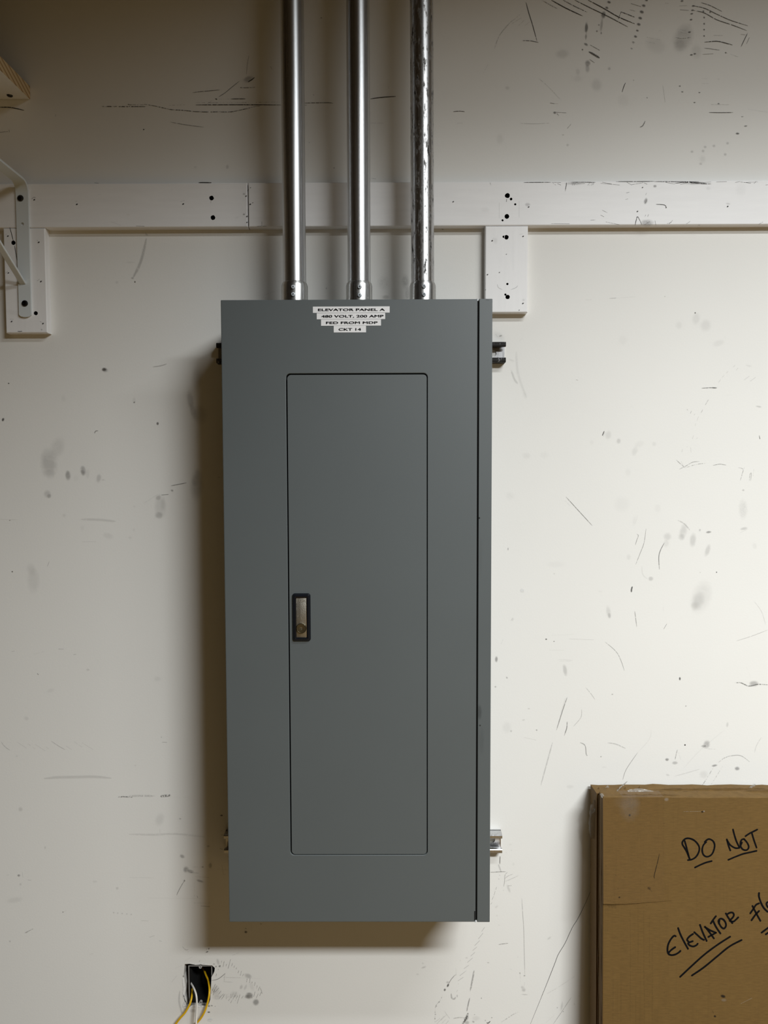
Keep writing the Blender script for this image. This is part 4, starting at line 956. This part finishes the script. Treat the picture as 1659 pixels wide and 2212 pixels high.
# flat black patch painted as shade of the hinge-foot notch; bright hinge pin ends
mb = MB()
mb.box(gx0 - 0.0024, gx0 - 0.0004, PF - 0.0002, PF + 0.0004, pzb + 0.003, pzb + 0.0215, 0)
tag(mb.build('notch_shade', M['hole'], pan), 'flat black patch painted as notch shade at the foot of the hinge')
for z0, z1 in ((pzb - 0.0008, pzb + 0.0022), (pzt - 0.0035, pzt + 0.0006)):
    mb = MB()
    mb.tube([((gx0 + gx1) / 2 - 0.0012, PF + 0.0012, z0), ((gx0 + gx1) / 2 - 0.0012, PF + 0.0012, z1)], 0.0014, 12)
    tag(mb.build('hinge_pin', M['zinc'], pan), 'bright steel hinge pin end')
# inner door
mb = MB()
mb.plate(rrect(dx0 + G + 0.0007, dx1 - G + 0.0003, dz0 + G - 0.0002, dz1 - G - 0.0006, 0.0068), [], PF - 0.0002, PF + 0.0125)
smudge(mb, lambda x, y: at(x, y, PF - 0.0006), 690, 830, 20, 2, 0, .0, 0, 0, 2)
dr = mb.build('door', [M['panel'], M['line'], M['smudge']], pan)
bv = dr.modifiers.new('bevel', 'BEVEL'); bv.width = 0.001; bv.segments = 2; bv.limit_method = 'ANGLE'; bv.angle_limit = math.radians(60)
# latch on the door
LF = PF - 0.0002
kx0, kx1, kz0, kz1 = at(631.6, 1334, LF - .004).x, at(670.7, 1334, LF - .004).x, at(651, 1385.3, LF - .004).z, at(651, 1282.2, LF - .004).z
ix0, ix1, iz0, iz1 = at(639, 1334, LF - .004).x, at(663.2, 1334, LF - .004).x, at(651, 1378, LF - .004).z, at(651, 1290.5, LF - .004).z
mb = MB()
o1 = rrect(kx0, kx1, kz0, kz1, 0.0046, 5)
o2 = rrect(kx0 + 0.0028, kx1 - 0.0028, kz0 + 0.0028, kz1 - 0.0028, 0.0025, 5)
o3 = rrect(ix0, ix1, iz0, iz1, 0.0006, 5)
mb.loft([[(x, LF - 0.0001, z) for x, z in o1], [(x, LF - 0.0018, z) for x, z in o1], [(x, LF - 0.0058, z) for x, z in o2], [(x, LF - 0.0062, z) for x, z in [(a + (b - a) * .5, c + (d2 - c) * .5) for (a, c), (b, d2) in zip(o2, o3)]], [(x, LF - 0.0056, z) for x, z in o3], [(x, LF - 0.0016, z) for x, z in o3]], 0, True, True, False)
lt = mb.build('latch', M['latch'], dr)


def text_bm(body, offset=0.0, extrude=0.0):
    cu = bpy.data.curves.new('lettering', 'FONT')
    cu.body = body
    cu.offset = offset
    cu.extrude = extrude
    cu.resolution_u = 6
    o = bpy.data.objects.new('lettering', cu)
    COL.objects.link(o)
    dg = bpy.context.evaluated_depsgraph_get()
    me = bpy.data.meshes.new_from_object(o.evaluated_get(dg))
    b = bmesh.new()
    b.from_mesh(me)
    bpy.data.objects.remove(o, do_unlink=True)
    bpy.data.curves.remove(cu)
    bpy.data.meshes.remove(me)
    return b


def put_text(mb, body, x0, x1, z0, z1, Y, mat, offset=0.03, extrude=0.0):
    b = text_bm(body, offset, extrude)
    xs_ = [v.co.x for v in b.verts]; ys_ = [v.co.y for v in b.verts]
    ax, bx_, ay, by = min(xs_), max(xs_), min(ys_), max(ys_)
    for v in b.verts:
        v.co = Vector((x0 + (v.co.x - ax) / (bx_ - ax) * (x1 - x0), Y - v.co.z, z0 + (v.co.y - ay) / (by - ay) * (z1 - z0)))
    bmesh.ops.reverse_faces(b, faces=[f for f in b.faces if f.normal.y > 0 and extrude == 0])
    mb.merge(b, mat)
    b.free()


mb = MB()
mb.box(ix0 + 0.0004, ix1 - 0.0004, LF - 0.0034, LF - 0.0014, iz0 + 0.0004, iz1 - 0.0004, 0, 0.0004)
lw = ix1 - ix0
put_text(mb, 'PUSH', ix0 + 0.13 * lw, ix0 + 0.86 * lw, iz1 - 0.0088, iz1 - 0.0034, LF - 0.0034, 0, 0.0, 0.0004)
pp = mb.build('paddle', M['brass'], lt)
kc = at(651, 1357, LF - .004)
mb = MB()
mb.lathe([(0.0096, 0.0004), (0.0096, -0.0020), (0.0088, -0.0030), (0.0084, -0.0030), (0.0080, -0.0024), (0.0030, -0.0022), (0.0028, 0.0006), (0.0001, 0.0006)], (kc.x, LF - 0.0034, kc.z), 'Y', 40)
mb.lathe([(0.0012, 0.0006), (0.0012, -0.0012), (0.0007, -0.0019), (0.0001, -0.0021)], (kc.x - 0.0007, LF - 0.0034, kc.z - 0.0008), 'Y', 20)
mb.build('lock_cylinder', M['lock'], lt)
# label strips
for body, bxx, tx in (('ELEVATOR PANEL A', (676, 841.7, 661.8, 676.0), (686.8, 831.3, 666.2, 672.3)), ('480 VOLT, 200 AMP', (684.3, 832, 676.0, 689.8), (694, 828.6, 680.2, 687.2)),
                      ('FED FROM MDP', (693.6, 823, 689.8, 703.8), (704.2, 815.7, 694.4, 700.3)), ('CKT 14', (721, 790.7, 703.8, 718.2), (731.4, 779.9, 708.7, 714.7))):
    a, b_ = at(bxx[0], bxx[3], PF), at(bxx[1], bxx[2], PF)
    mb = MB()
    mb.box(a.x, b_.x, PF - 0.0003, PF - 0.00002, a.z, b_.z, 0)
    a, b_ = at(tx[0], tx[3], PF), at(tx[1], tx[2], PF)
    for k, (ux, uz) in enumerate(((0, 0), (1, 0), (-1, 0), (0, 1), (0, -1), (1, 1), (-1, -1))):
        qx, qz = 0.00038 * ux, 0.00024 * uz
        put_text(mb, body, a.x + 0.0003 + qx, b_.x - 0.0003 + qx, a.z + 0.0002 + qz, b_.z - 0.0002 + qz, PF - 0.00042 - 0.00001 * k, 1, 0.0)
    tag(mb.build('label_strip', [M['label'], M['ink']], pan, recalc=False), 'white label strip printed ' + body)

# ------------------------------------------------------------------ conduits
YC = -0.094
for i, (pxc, pw, scr, mt, lab) in enumerate((
        (636.3, 47.6, ((633.5, 620), (633.5, 636)), 'emt', 'clean galvanized conduit, leftmost of three rising from the grey panel'),
        (775.7, 47.6, ((777.0, 619.5), (777.0, 637.7)), 'emt_pebbled', 'galvanized conduit between two others, rising from the middle of the panel'),
        (913.3, 47.6, ((916.2, 618.5), (916.2, 636)), 'emt_dirty', 'dirt-smeared galvanized conduit, rightmost of three above the grey panel'))):
    c = at(pxc, 600, YC)
    r = 0.0221
    t0 = thing('electrical_conduit', (c.x, YC, pzt - 0.004), lab, 'conduit', 'conduits rising from the electrical panel')
    mb = MB()
    n = 40
    tilt = (0.0, 0.0, -0.004)[i]
    zz0, zz1 = pzt + 0.006, ZC - 0.002
    mb.loft([[(c.x + tilt * (z - zz0) + r * math.cos(2 * math.pi * k / 64), YC + r * math.sin(2 * math.pi * k / 64), z) for k in range(64)] for z in [zz0 + (zz1 - zz0) * j / n for j in range(n + 1)]])
    mb.build('tube', M[mt], t0)
    zf = at(pxc, 612.0, YC).z
    mb = MB()
    R2 = 0.0252
    mb.lathe([(R2, pzt - 0.0038), (R2, zf - 0.006), (R2 - 0.0008, zf - 0.0035), (R2 - 0.0016, zf - 0.0008), (r + 0.0008, zf), (r + 0.0001, zf)], (c.x, YC, 0), 'Z', 64)
    fit = mb.build('connector', M['fitting'], t0)
    for px, py in scr:
        p = at(px, py, YC - R2)
        yy = YC - math.sqrt(max(R2 * R2 - (p.x - c.x) ** 2, 1e-6))
        mb = MB()
        mb.lathe([(0.0040, 0.0012), (0.0040, -0.0014), (0.0034, -0.0030), (0.0020, -0.0036), (0.0001, -0.0036)], (p.x, yy, p.z), 'Y', 24)
        a = rnd.uniform(0, 3)
        for q in (a, a + math.pi / 2):
            u = Vector((math.cos(q), 0, math.sin(q))) * 0.0022
            v = Vector((-math.sin(q), 0, math.cos(q))) * 0.00045
            cc = Vector((p.x, yy - 0.00375, p.z))
            mb.face([cc - u - v, cc + u - v, cc + u + v, cc - u + v], 1)
        mb.build('set_screw', [M['zinc'], M['hole']], fit, recalc=False)

# ------------------------------------------------------------------ outlet box and wires
g = lambda x, y, Y=0.004: at(340 + x / 6.381, 2040 + y / 6.381, Y)
YBX = 0.004
ex0, ex1, ez0, ez1 = g(430, 500).x, g(757, 500).x, g(600, 815).z, g(600, 292).z
eb = thing('outlet_box', ((ex0 + ex1) / 2, YBX, ez0), 'open black outlet box in a ragged hole in the wall', 'outlet box')
mb = MB()
t2 = 0.0017
mb.plate([(ex0, ez0), (ex1, ez0), (ex1, ez1), (ex0, ez1)], [([(ex0 + t2, ez0 + t2), (ex1 - t2, ez0 + t2), (ex1 - t2, ez1 - t2), (ex0 + t2, ez1 - t2)], 0.058)], YBX, YBX + 0.062, (0, 1, 1))
mb.build('box', [M['boxrim'], M['boxin']], eb, recalc=False)
for x, y in ((592, 312), (597, 797)):
    p = g(x, y)
    mb = MB()
    mb.lathe([(0.0016, 0.003), (0.0016, -0.0006), (0.0019, -0.0009), (0.0031, -0.0009), (0.0034, -0.0004), (0.0034, 0.003)], (p.x, YBX, p.z), 'Y', 20)
    ear = mb.build('screw_ear', [M['boxrim']], eb)
    tag(ear, 'pale screw ring of the box')


def wire(mat, path, label, r):
    P = [at(340 + x / 6.381, 2040 + y / 6.381, Y) for x, y, Y in path]
    P = smooth_path(P, 7)
    mb = MB()
    mb.tube(P, r, 20)
    o = mb.build('electrical_wire', mat, origin=tuple(P[0]))
    return tag(o, label, 'wire')


wire(M['yellow'], [(452, 500, .058), (462, 565, .045), (474, 632, .020), (473, 720, -.002), (448, 820, -.011), (385, 935, -.013), (320, 1010, -.013), (262, 1085, -.012), (200, 1180, -.012), (150, 1340, -.014), (140, 1500, -.016)], 'yellow wire bending to the left out of the outlet box', 0.0021)
wire(M['whitewire'], [(438, 480, .050), (456, 525, .022), (500, 600, .002), (533, 690, -.009), (544, 800, -.015), (541, 930, -.0175), (534, 1090, -.019), (536, 1250, -.019), (545, 1400, -.019)], 'white wire hanging between two yellow wires from the outlet box', 0.0020)
wire(M['yellow'], [(610, 300, .056), (640, 345, .045), (668, 420, .03), (698, 490, .018), (714, 580, .006), (716, 660, -.004), (704, 750, -.009), (676, 860, -.012), (640, 950, -.013), (590, 1030, -.012), (530, 1100, -.0105), (480, 1190, -.012), (455, 1350, -.014)], 'yellow wire curving down the right side of the outlet box', 0.0021)

# ------------------------------------------------------------------ cardboard carton leaning on the wall
th_ = math.radians(1.7)
pA = at(1303, 1722, -0.088)
Lz = pA.z / math.cos(th_)
base = Vector((pA.x, pA.y - Lz * math.sin(th_), 0.0026))
Rm = Matrix.Translation(base) @ Matrix.Rotation(-th_, 4, 'X')
Ri = Rm.inverted()
cl = Ri @ CAM


def onbox(px, py, ly=0.0):
    d = Ri.to_3x3() @ ray(px, py)
    return cl + d * ((ly - cl.y) / d.y)


bxo = thing('cardboard_carton', base, 'large flat brown cardboard carton marked DO NOT, leaning on the wall at the right', 'carton', rot=(-th_, 0, 0))


def bbuild(mb, name, mats, label=None, recalc=True, parent=None):
    o = mb.build(name, mats, None, recalc)
    o.parent = parent or bxo
    if label: o['label'] = label
    return o


LT = onbox(1303, 1722)
H0 = LT.z
W_ = 0.98
EX = 1.0


def wavy_box(mb, x0, x1, y0, y1, z0, z1, amp, seed, n=60, mat=0):
    """carton half: box with slightly wavy top edges and corners"""
    def off(i, k):
        return amp * (noise.noise(Vector((i * 0.35, k * 7.3, seed))) + 0.6 * noise.noise(Vector((i * 1.3, k * 3.1, seed + 9))))
    xs_ = [x0 + (x1 - x0) * i / n for i in range(n + 1)]
    rings = []
    for i, x in enumerate(xs_):
        rings.append([(x, y0, z0), (x, y1, z0), (x, y1 , z1 + off(i, 2)), (x, y0 , z1 + off(i, 1) * .5)])
    mb.loft(rings, mat, True, True, False)


fh = MB()
wavy_box(fh, 0.0, W_, 0.0, 0.030, 0.0, H0, 0.0016, 1.0)
mb = MB()
wavy_box(mb, -0.0035, W_, 0.0335, 0.0800, 0.0, H0 - 0.006, 0.0026, 3.0)
bh = bbuild(mb, 'back_half', M['card'])
# inner sheets whose edges show at the left side and along the top
mb = MB()
for k, (y0, y1, dx) in enumerate(((0.0082, 0.0100, -0.0004), (0.0270, 0.0292, -0.0012))):
    n = 40
    rr = []
    for i in range(n + 1):
        z = 0.004 + (H0 - 0.012) * i / n
        e = dx + 0.0014 * noise.noise(Vector((i * 0.4, k * 5.0, 2.2)))
        rr.append([(e, y0, z), (0.004, y0, z), (0.004, y1, z), (e, y1, z)])
    mb.loft(rr, 0, True, True, False)
bbuild(mb, 'side_flap', M['card_edge'])
# lifted liner edges along the top
mb = MB()
for (xa, xb, y, hgt, sd) in ((0.01, 0.30, 0.036, 0.005, 1), (0.10, 0.55, 0.052, 0.006, 2), (0.02, 0.16, 0.010, 0.0022, 3), (0.28, 0.60, 0.030, 0.0035, 4), (0.33, 0.9, 0.060, 0.005, 5)):
    n = 50
    rr = []
    for i in range(n + 1):
        x = xa + (xb - xa) * i / n
        h = hgt * (0.45 + 0.8 * abs(noise.noise(Vector((i * 0.33, sd * 4.0, 0.5))))) * min(1, 6 * i / n, 6 * (1 - i / n)) + 0.0002
        z = H0 - (0.0065 if y > 0.032 else 0.0)
        w2 = 0.0012
        yy = y + 0.0016 * noise.noise(Vector((i * 0.2, sd, 8.0)))
        rr.append([(x, yy - w2, z - 0.002), (x, yy + w2, z - 0.002), (x, yy + w2 * 1.2, z + h), (x, yy - w2 * .8, z + h)])
    mb.loft(rr, 0, True, True, False)
bbuild(mb, 'torn_edge', M['card_edge'], 'torn liner edges along the top')
# corner patch with a lifted lower edge
hz = lambda x, y, ly=0.0: onbox(1250 + x / 4.056, 1680 + y / 4.056, ly)
lift = lambda x: 0.0002 + 0.0026 * max(0.0, 1 - (x - 212) / 603.0)
def slant(x, y, more=0.0):
    return -(0.0006 + lift(x) * min(1.0, max(0.0, (y - 172) / 925.0)) + more)
cols = []
for xx, yb_ in ((212, 1100), (300, 1102), (400, 1100), (500, 1096), (600, 1088), (700, 1082), (760, 1078), (815, 1076)):
    a, b_ = hz(xx, 172), hz(xx, yb_)
    cols.append([(a.x, -0.0002, a.z), (a.x, slant(xx, 172), a.z), (b_.x, slant(xx, yb_), b_.z), (b_.x, -0.0002, b_.z)])
cp = MB()
cp.loft(cols, 0, True, True, False)
# packing tape
mb = MB()
for (x0, x1, y0, y1) in ((212, 545, 176, 1094), (540, 745, 168, 1084)):
    a, b_ = hz(x0, y1), hz(x1, y0)
    mb.face([(a.x, slant(x0, y1, .0004), a.z), (b_.x, slant(x1, y1, .0004), a.z), (b_.x, slant(x1, y0, .0004), b_.z), (a.x, slant(x0, y0, .0004), b_.z)], 0)
mb.face([(hz(380, 172).x, -0.0012, H0 + 0.0008), (hz(745, 172).x, -0.0012, H0 + 0.0008), (hz(745, 172).x, 0.028, H0 + 0.0022), (hz(380, 172).x, 0.028, H0 + 0.0022)], 0)
bbuild(mb, 'packing_tape', M['tape'], 'clear glossy tape over the corner', False)


def crumple(mb, pts, w_, n, amp, seed, axis):
    P = smooth_path(pts, n)
    rows = []
    for i, p in enumerate(P):
        k = i / (len(P) - 1)
        ww = w_ * (0.4 + 0.9 * math.sin(math.pi * min(1, k * .9 + .08)))
        row = []
        for j in range(6):
            q = j / 5 - .5
            nv = noise.noise_vector(Vector((i * .55, j * 1.1, seed)))
            row.append(p + axis * (q * ww) + nv * amp)
        rows.append(row)
    mb.loft(rows, 0, False, False, True)


q = lambda px, py, ly: onbox(px, py, ly)
mb = MB(); crumple(mb, [q(1288, 1728, .045), q(1284, 1745, .045), q(1283, 1765, .05), q(1281, 1790, .05), q(1282, 1812, .052)], 0.016, 6, 0.0028, 2.0, Vector((1, .25, 0))); bbuild(mb, 'torn_tape', M['film'], 'crumpled torn clear tape', False)
mb = MB(); crumple(mb, [q(1276, 1757, .05), q(1282, 1752, .048), q(1288, 1746, .04)], 0.006, 5, 0.0015, 4.0, Vector((0, .3, 1))); bbuild(mb, 'torn_tape', M['film'], 'crumpled torn clear tape', False)
mb = MB(); crumple(mb, [q(1334, 1709, .045), q(1340, 1700, .05), q(1348, 1694, .055), q(1353, 1690, .056)], 0.014, 5, 0.002, 6.0, Vector((.7, .3, .5))); bbuild(mb, 'torn_tape', M['film'], 'crumpled torn clear tape', False)
mb = MB(); crumple(mb, [q(1309, 1702, .05), q(1311, 1698, .055), q(1315, 1701, .055)], 0.005, 5, 0.001, 8.0, Vector((.5, .3, .5))); bbuild(mb, 'torn_tape', M['film'], 'crumpled torn clear tape', False)
mb = MB(); crumple(mb, [q(1618, 1703, .06), q(1624, 1699, .062), q(1632, 1696, .064)], 0.008, 5, 0.002, 10.0, Vector((.6, .3, .7))); bbuild(mb, 'torn_tape', M['film'], 'crumpled torn clear tape', False)
mb = MB(); crumple(mb, [q(1355, 1709, .036), q(1380, 1708, .036), q(1412, 1710, .036)], 0.007, 8, 0.0016, 12.0, Vector((0, .8, .6))); bbuild(mb, 'torn_tape', M['film'], 'crumpled torn clear tape', False)
mb = MB(); crumple(mb, [q(1298, 1714, .012), q(1301, 1719, .006), q(1303, 1724, .002)], 0.006, 5, 0.001, 14.0, Vector((.8, .2, .3))); bbuild(mb, 'torn_tape', M['film'], 'crumpled torn clear tape', False)
# card tufts
for px, py, s in ((1350, 1704, 1.0), (1381, 1701, .7), (1340, 1706, .8), (1293, 1703, .7)):
    mb = MB()
    p = onbox(px, py, 0.055)
    pts = [p + Vector((-.006 * s, 0, -.006)), p + Vector((.006 * s, 0.002, -.006)), p + Vector((.001, 0.001, .003 * s))]
    mb.loft([[v + Vector((0, -.0006, 0)) for v in pts], [v + Vector((0, .0012, 0)) for v in pts]], 0, True, True, False)
    bbuild(mb, 'torn_flap', M['card_edge'], 'small torn cardboard point')
# marker writing and marks on the front
ink = MB()
oi = lambda x, y: onbox(x, y, -0.0004)
W1, W2 = (1430, 1770, 7.2445), (1420, 1910, 6.9414)


def pen(z, pts, wz):
    pts = unz(*z, pts)
    r = wz / z[2]
    P = smooth_path([Vector(p) for p in pts], 6)
    n = len(P)
    L = []
    for i, p in enumerate(P):
        t = P[min(i + 1, n - 1)] - P[max(i - 1, 0)]
        t.normalize()
        nn = Vector((-t.y, t.x)) * (r * .5 * (1 + .10 * noise.noise(Vector((p.x * .12, p.y * .12, 0)))))
        L.append((oi(p.x - nn.x, p.y - nn.y), oi(p.x + nn.x, p.y + nn.y)))
    for a, b_ in zip(L, L[1:]):
        ink.face([a[0], b_[0], b_[1], a[1]], 0)
    for p in (P[0], P[-1]):
        ink.face([oi(p.x + r * .5 * math.cos(2 * math.pi * k / 14), p.y + r * .5 * math.sin(2 * math.pi * k / 14)) - Vector((0, .00006, 0)) for k in range(14)], 0)


for pts in ([(355, 335), (385, 440), (415, 560), (440, 632)], [(408, 636), (470, 626), (530, 588), (572, 522), (586, 450), (560, 385), (500, 325), (430, 298), (370, 302), (326, 342), (320, 388), (350, 440), (395, 520), (425, 600)],
            [(692, 355), (650, 400), (630, 470), (642, 540), (680, 578), (730, 580), (785, 540), (818, 460), (823, 390), (795, 335), (740, 308), (698, 325), (670, 352)], [(518, 752), (600, 712), (690, 675), (778, 652)],
            [(1070, 485), (1042, 410), (1015, 312)], [(1018, 322), (1060, 390), (1110, 430), (1160, 450), (1212, 445)], [(1112, 158), (1130, 230), (1165, 340), (1212, 437)],
            [(1285, 307), (1250, 317), (1230, 360), (1232, 420), (1265, 468), (1315, 482), (1350, 458), (1356, 415), (1330, 360), (1285, 307)], [(1252, 362), (1236, 400)],
            [(1308, 262), (1370, 220), (1430, 190), (1490, 160)], [(1405, 205), (1435, 310), (1480, 440)], [(1040, 632), (1150, 585), (1270, 540), (1380, 515), (1480, 492)]):
    pen(W1, pts, 26)
for pts in ([(275, 780), (250, 774), (205, 822), (165, 900), (152, 980), (165, 1040), (210, 1063), (270, 1053), (320, 1025), (346, 1000)], [(162, 1035), (210, 985), (268, 944)], [(312, 658), (345, 750), (400, 860), (460, 968)],
            [(535, 746), (480, 785), (447, 832), (470, 862)], [(530, 855), (480, 873), (462, 890), (490, 920), (540, 933), (585, 915), (605, 892)], [(555, 720), (610, 770), (660, 815), (700, 835)], [(640, 610), (680, 720), (740, 850)],
            [(715, 638), (760, 690), (848, 812)], [(712, 640), (790, 690), (880, 728)], [(880, 728), (820, 760), (767, 790)], [(802, 588), (840, 530), (878, 480)], [(835, 545), (880, 640), (946, 738)],
            [(925, 592), (917, 548), (945, 518), (985, 527), (1020, 570), (1030, 620), (1010, 658), (985, 663), (950, 630), (927, 580), (932, 545)], [(1028, 438), (1070, 510), (1125, 583)], [(1045, 452), (1090, 427), (1130, 427), (1148, 460), (1130, 500), (1085, 545)], [(1090, 552), (1140, 560), (1180, 530), (1213, 497)],
            [(343, 1388), (500, 1240), (700, 1060), (900, 910), (1091, 787)], [(520, 1368), (700, 1245), (900, 1080), (1080, 935), (1263, 837)], [(1395, 435), (1440, 370), (1480, 310), (1525, 287)], [(1427, 327), (1480, 430), (1545, 548)], [(1413, 540), (1470, 460), (1525, 402)],
            [(1525, 132), (1525, 190), (1560, 290), (1600, 360), (1652, 412)], [(1680, 262), (1645, 275), (1638, 305), (1660, 345), (1700, 352), (1722, 310), (1700, 270), (1680, 262)], [(1565, 725), (1660, 655), (1760, 590)], [(1628, 750), (1720, 690), (1820, 630)]):
    pen(W2, pts, 27)
bbuild(ink, 'marker_writing', M['ink'], 'black handwritten words DO NOT and ELEVATOR FLO', False)
om = lambda x, y: onbox(x, y, -0.00065)
ZH = (1250, 1680, 4.056)
op_ = lambda x, y: onbox(x, y, slant((x - 1250) * 4.056, (y - 1680) * 4.056, .0009))


def cs(op, wd, brk, pts, f=None, tone=0.0): stroke(cp if f else fh, f or om, unz(*ZH, pts), wd, op, brk, tone, 1)
def cd(x, y, rx, ry, rot, op, brk=.3, tone=0.0, f=None): smudge(cp if f else fh, f or om, ZH[0] + x / ZH[2], ZH[1] + y / ZH[2], rx / ZH[2], ry / ZH[2], rot, op, brk, tone, 2)


cs(.75, 1.4, .15, [(708, 664), (695, 730), (672, 820), (662, 865), (668, 882)], op_); cs(.4, 1.6, .3, [(608, 958), (625, 978), (645, 998)], op_); cd(618, 968, 18, 14, 0, .4, .4, 0, op_)
cd(448, 328, 9, 11, 0, .8, .2, 0, op_); cd(358, 1048, 8, 7, 0, .8, .2, 0, op_); cd(450, 260, 85, 120, 8, .16, .7, .5, op_); cd(420, 215, 110, 60, 0, .12, .8, .5, op_)
cd(1085, 298, 12, 8, 0, .85, .1); cs(.35, 1.4, .3, [(920, 296), (1070, 294)], None, 0.8); cd(1098, 294, 8, 6, 0, .5, .1, .7)
cd(1266, 1915, 24, 13, 20, .9, .2); cd(1272, 1948, 24, 14, 0, .22, .6, .6); cd(1195, 2090, 12, 9, 20, .9, .2); cs(.6, 1.6, .3, [(1174, 2040), (1182, 2066)])
cs(.2, 2, .3, [(1420, 1980), (1520, 1930)], None, 1.0); cd(770, 190, 20, 16, 0, .2, .3, 1.0)
for k in range(9): cs(.6, 1.2, .2, [(252 + k * 9, 1106), (256 + k * 9, 1122 + 14 * abs(math.sin(k * 2.1)) + k * 2)])
for x, y0, y1 in ((370, 1700, 2150), (452, 1120, 2158), (520, 1110, 1700), (570, 1120, 1850), (620, 1200, 1700), (645, 1400, 2158), (575, 1700, 2158), (300, 1650, 2158), (500, 1900, 2158)): cs(.10, 2.2, .5, [(x, y0), (x + 2, (y0 + y1) / 2), (x, y1)])
cs(.10, 2, .2, [(745, 1090), (746, 180)], op_); cs(.10, 2, .2, [(545, 1090), (545, 180)], op_)
cs(.7, 1.6, .1, [(222, 180), (218, 600), (214, 1090)], None, .25)
fr = bbuild(fh, 'front_half', [M['card'], M['line'], M['smudge']])
bv = fr.modifiers.new('bevel', 'BEVEL'); bv.width = 0.0016; bv.segments = 2; bv.limit_method = 'ANGLE'; bv.angle_limit = math.radians(55)
bbuild(cp, 'corner_patch', [M['card'], M['line'], M['smudge']], 'square cardboard patch folded over the carton corner')

bpy.context.view_layer.update()
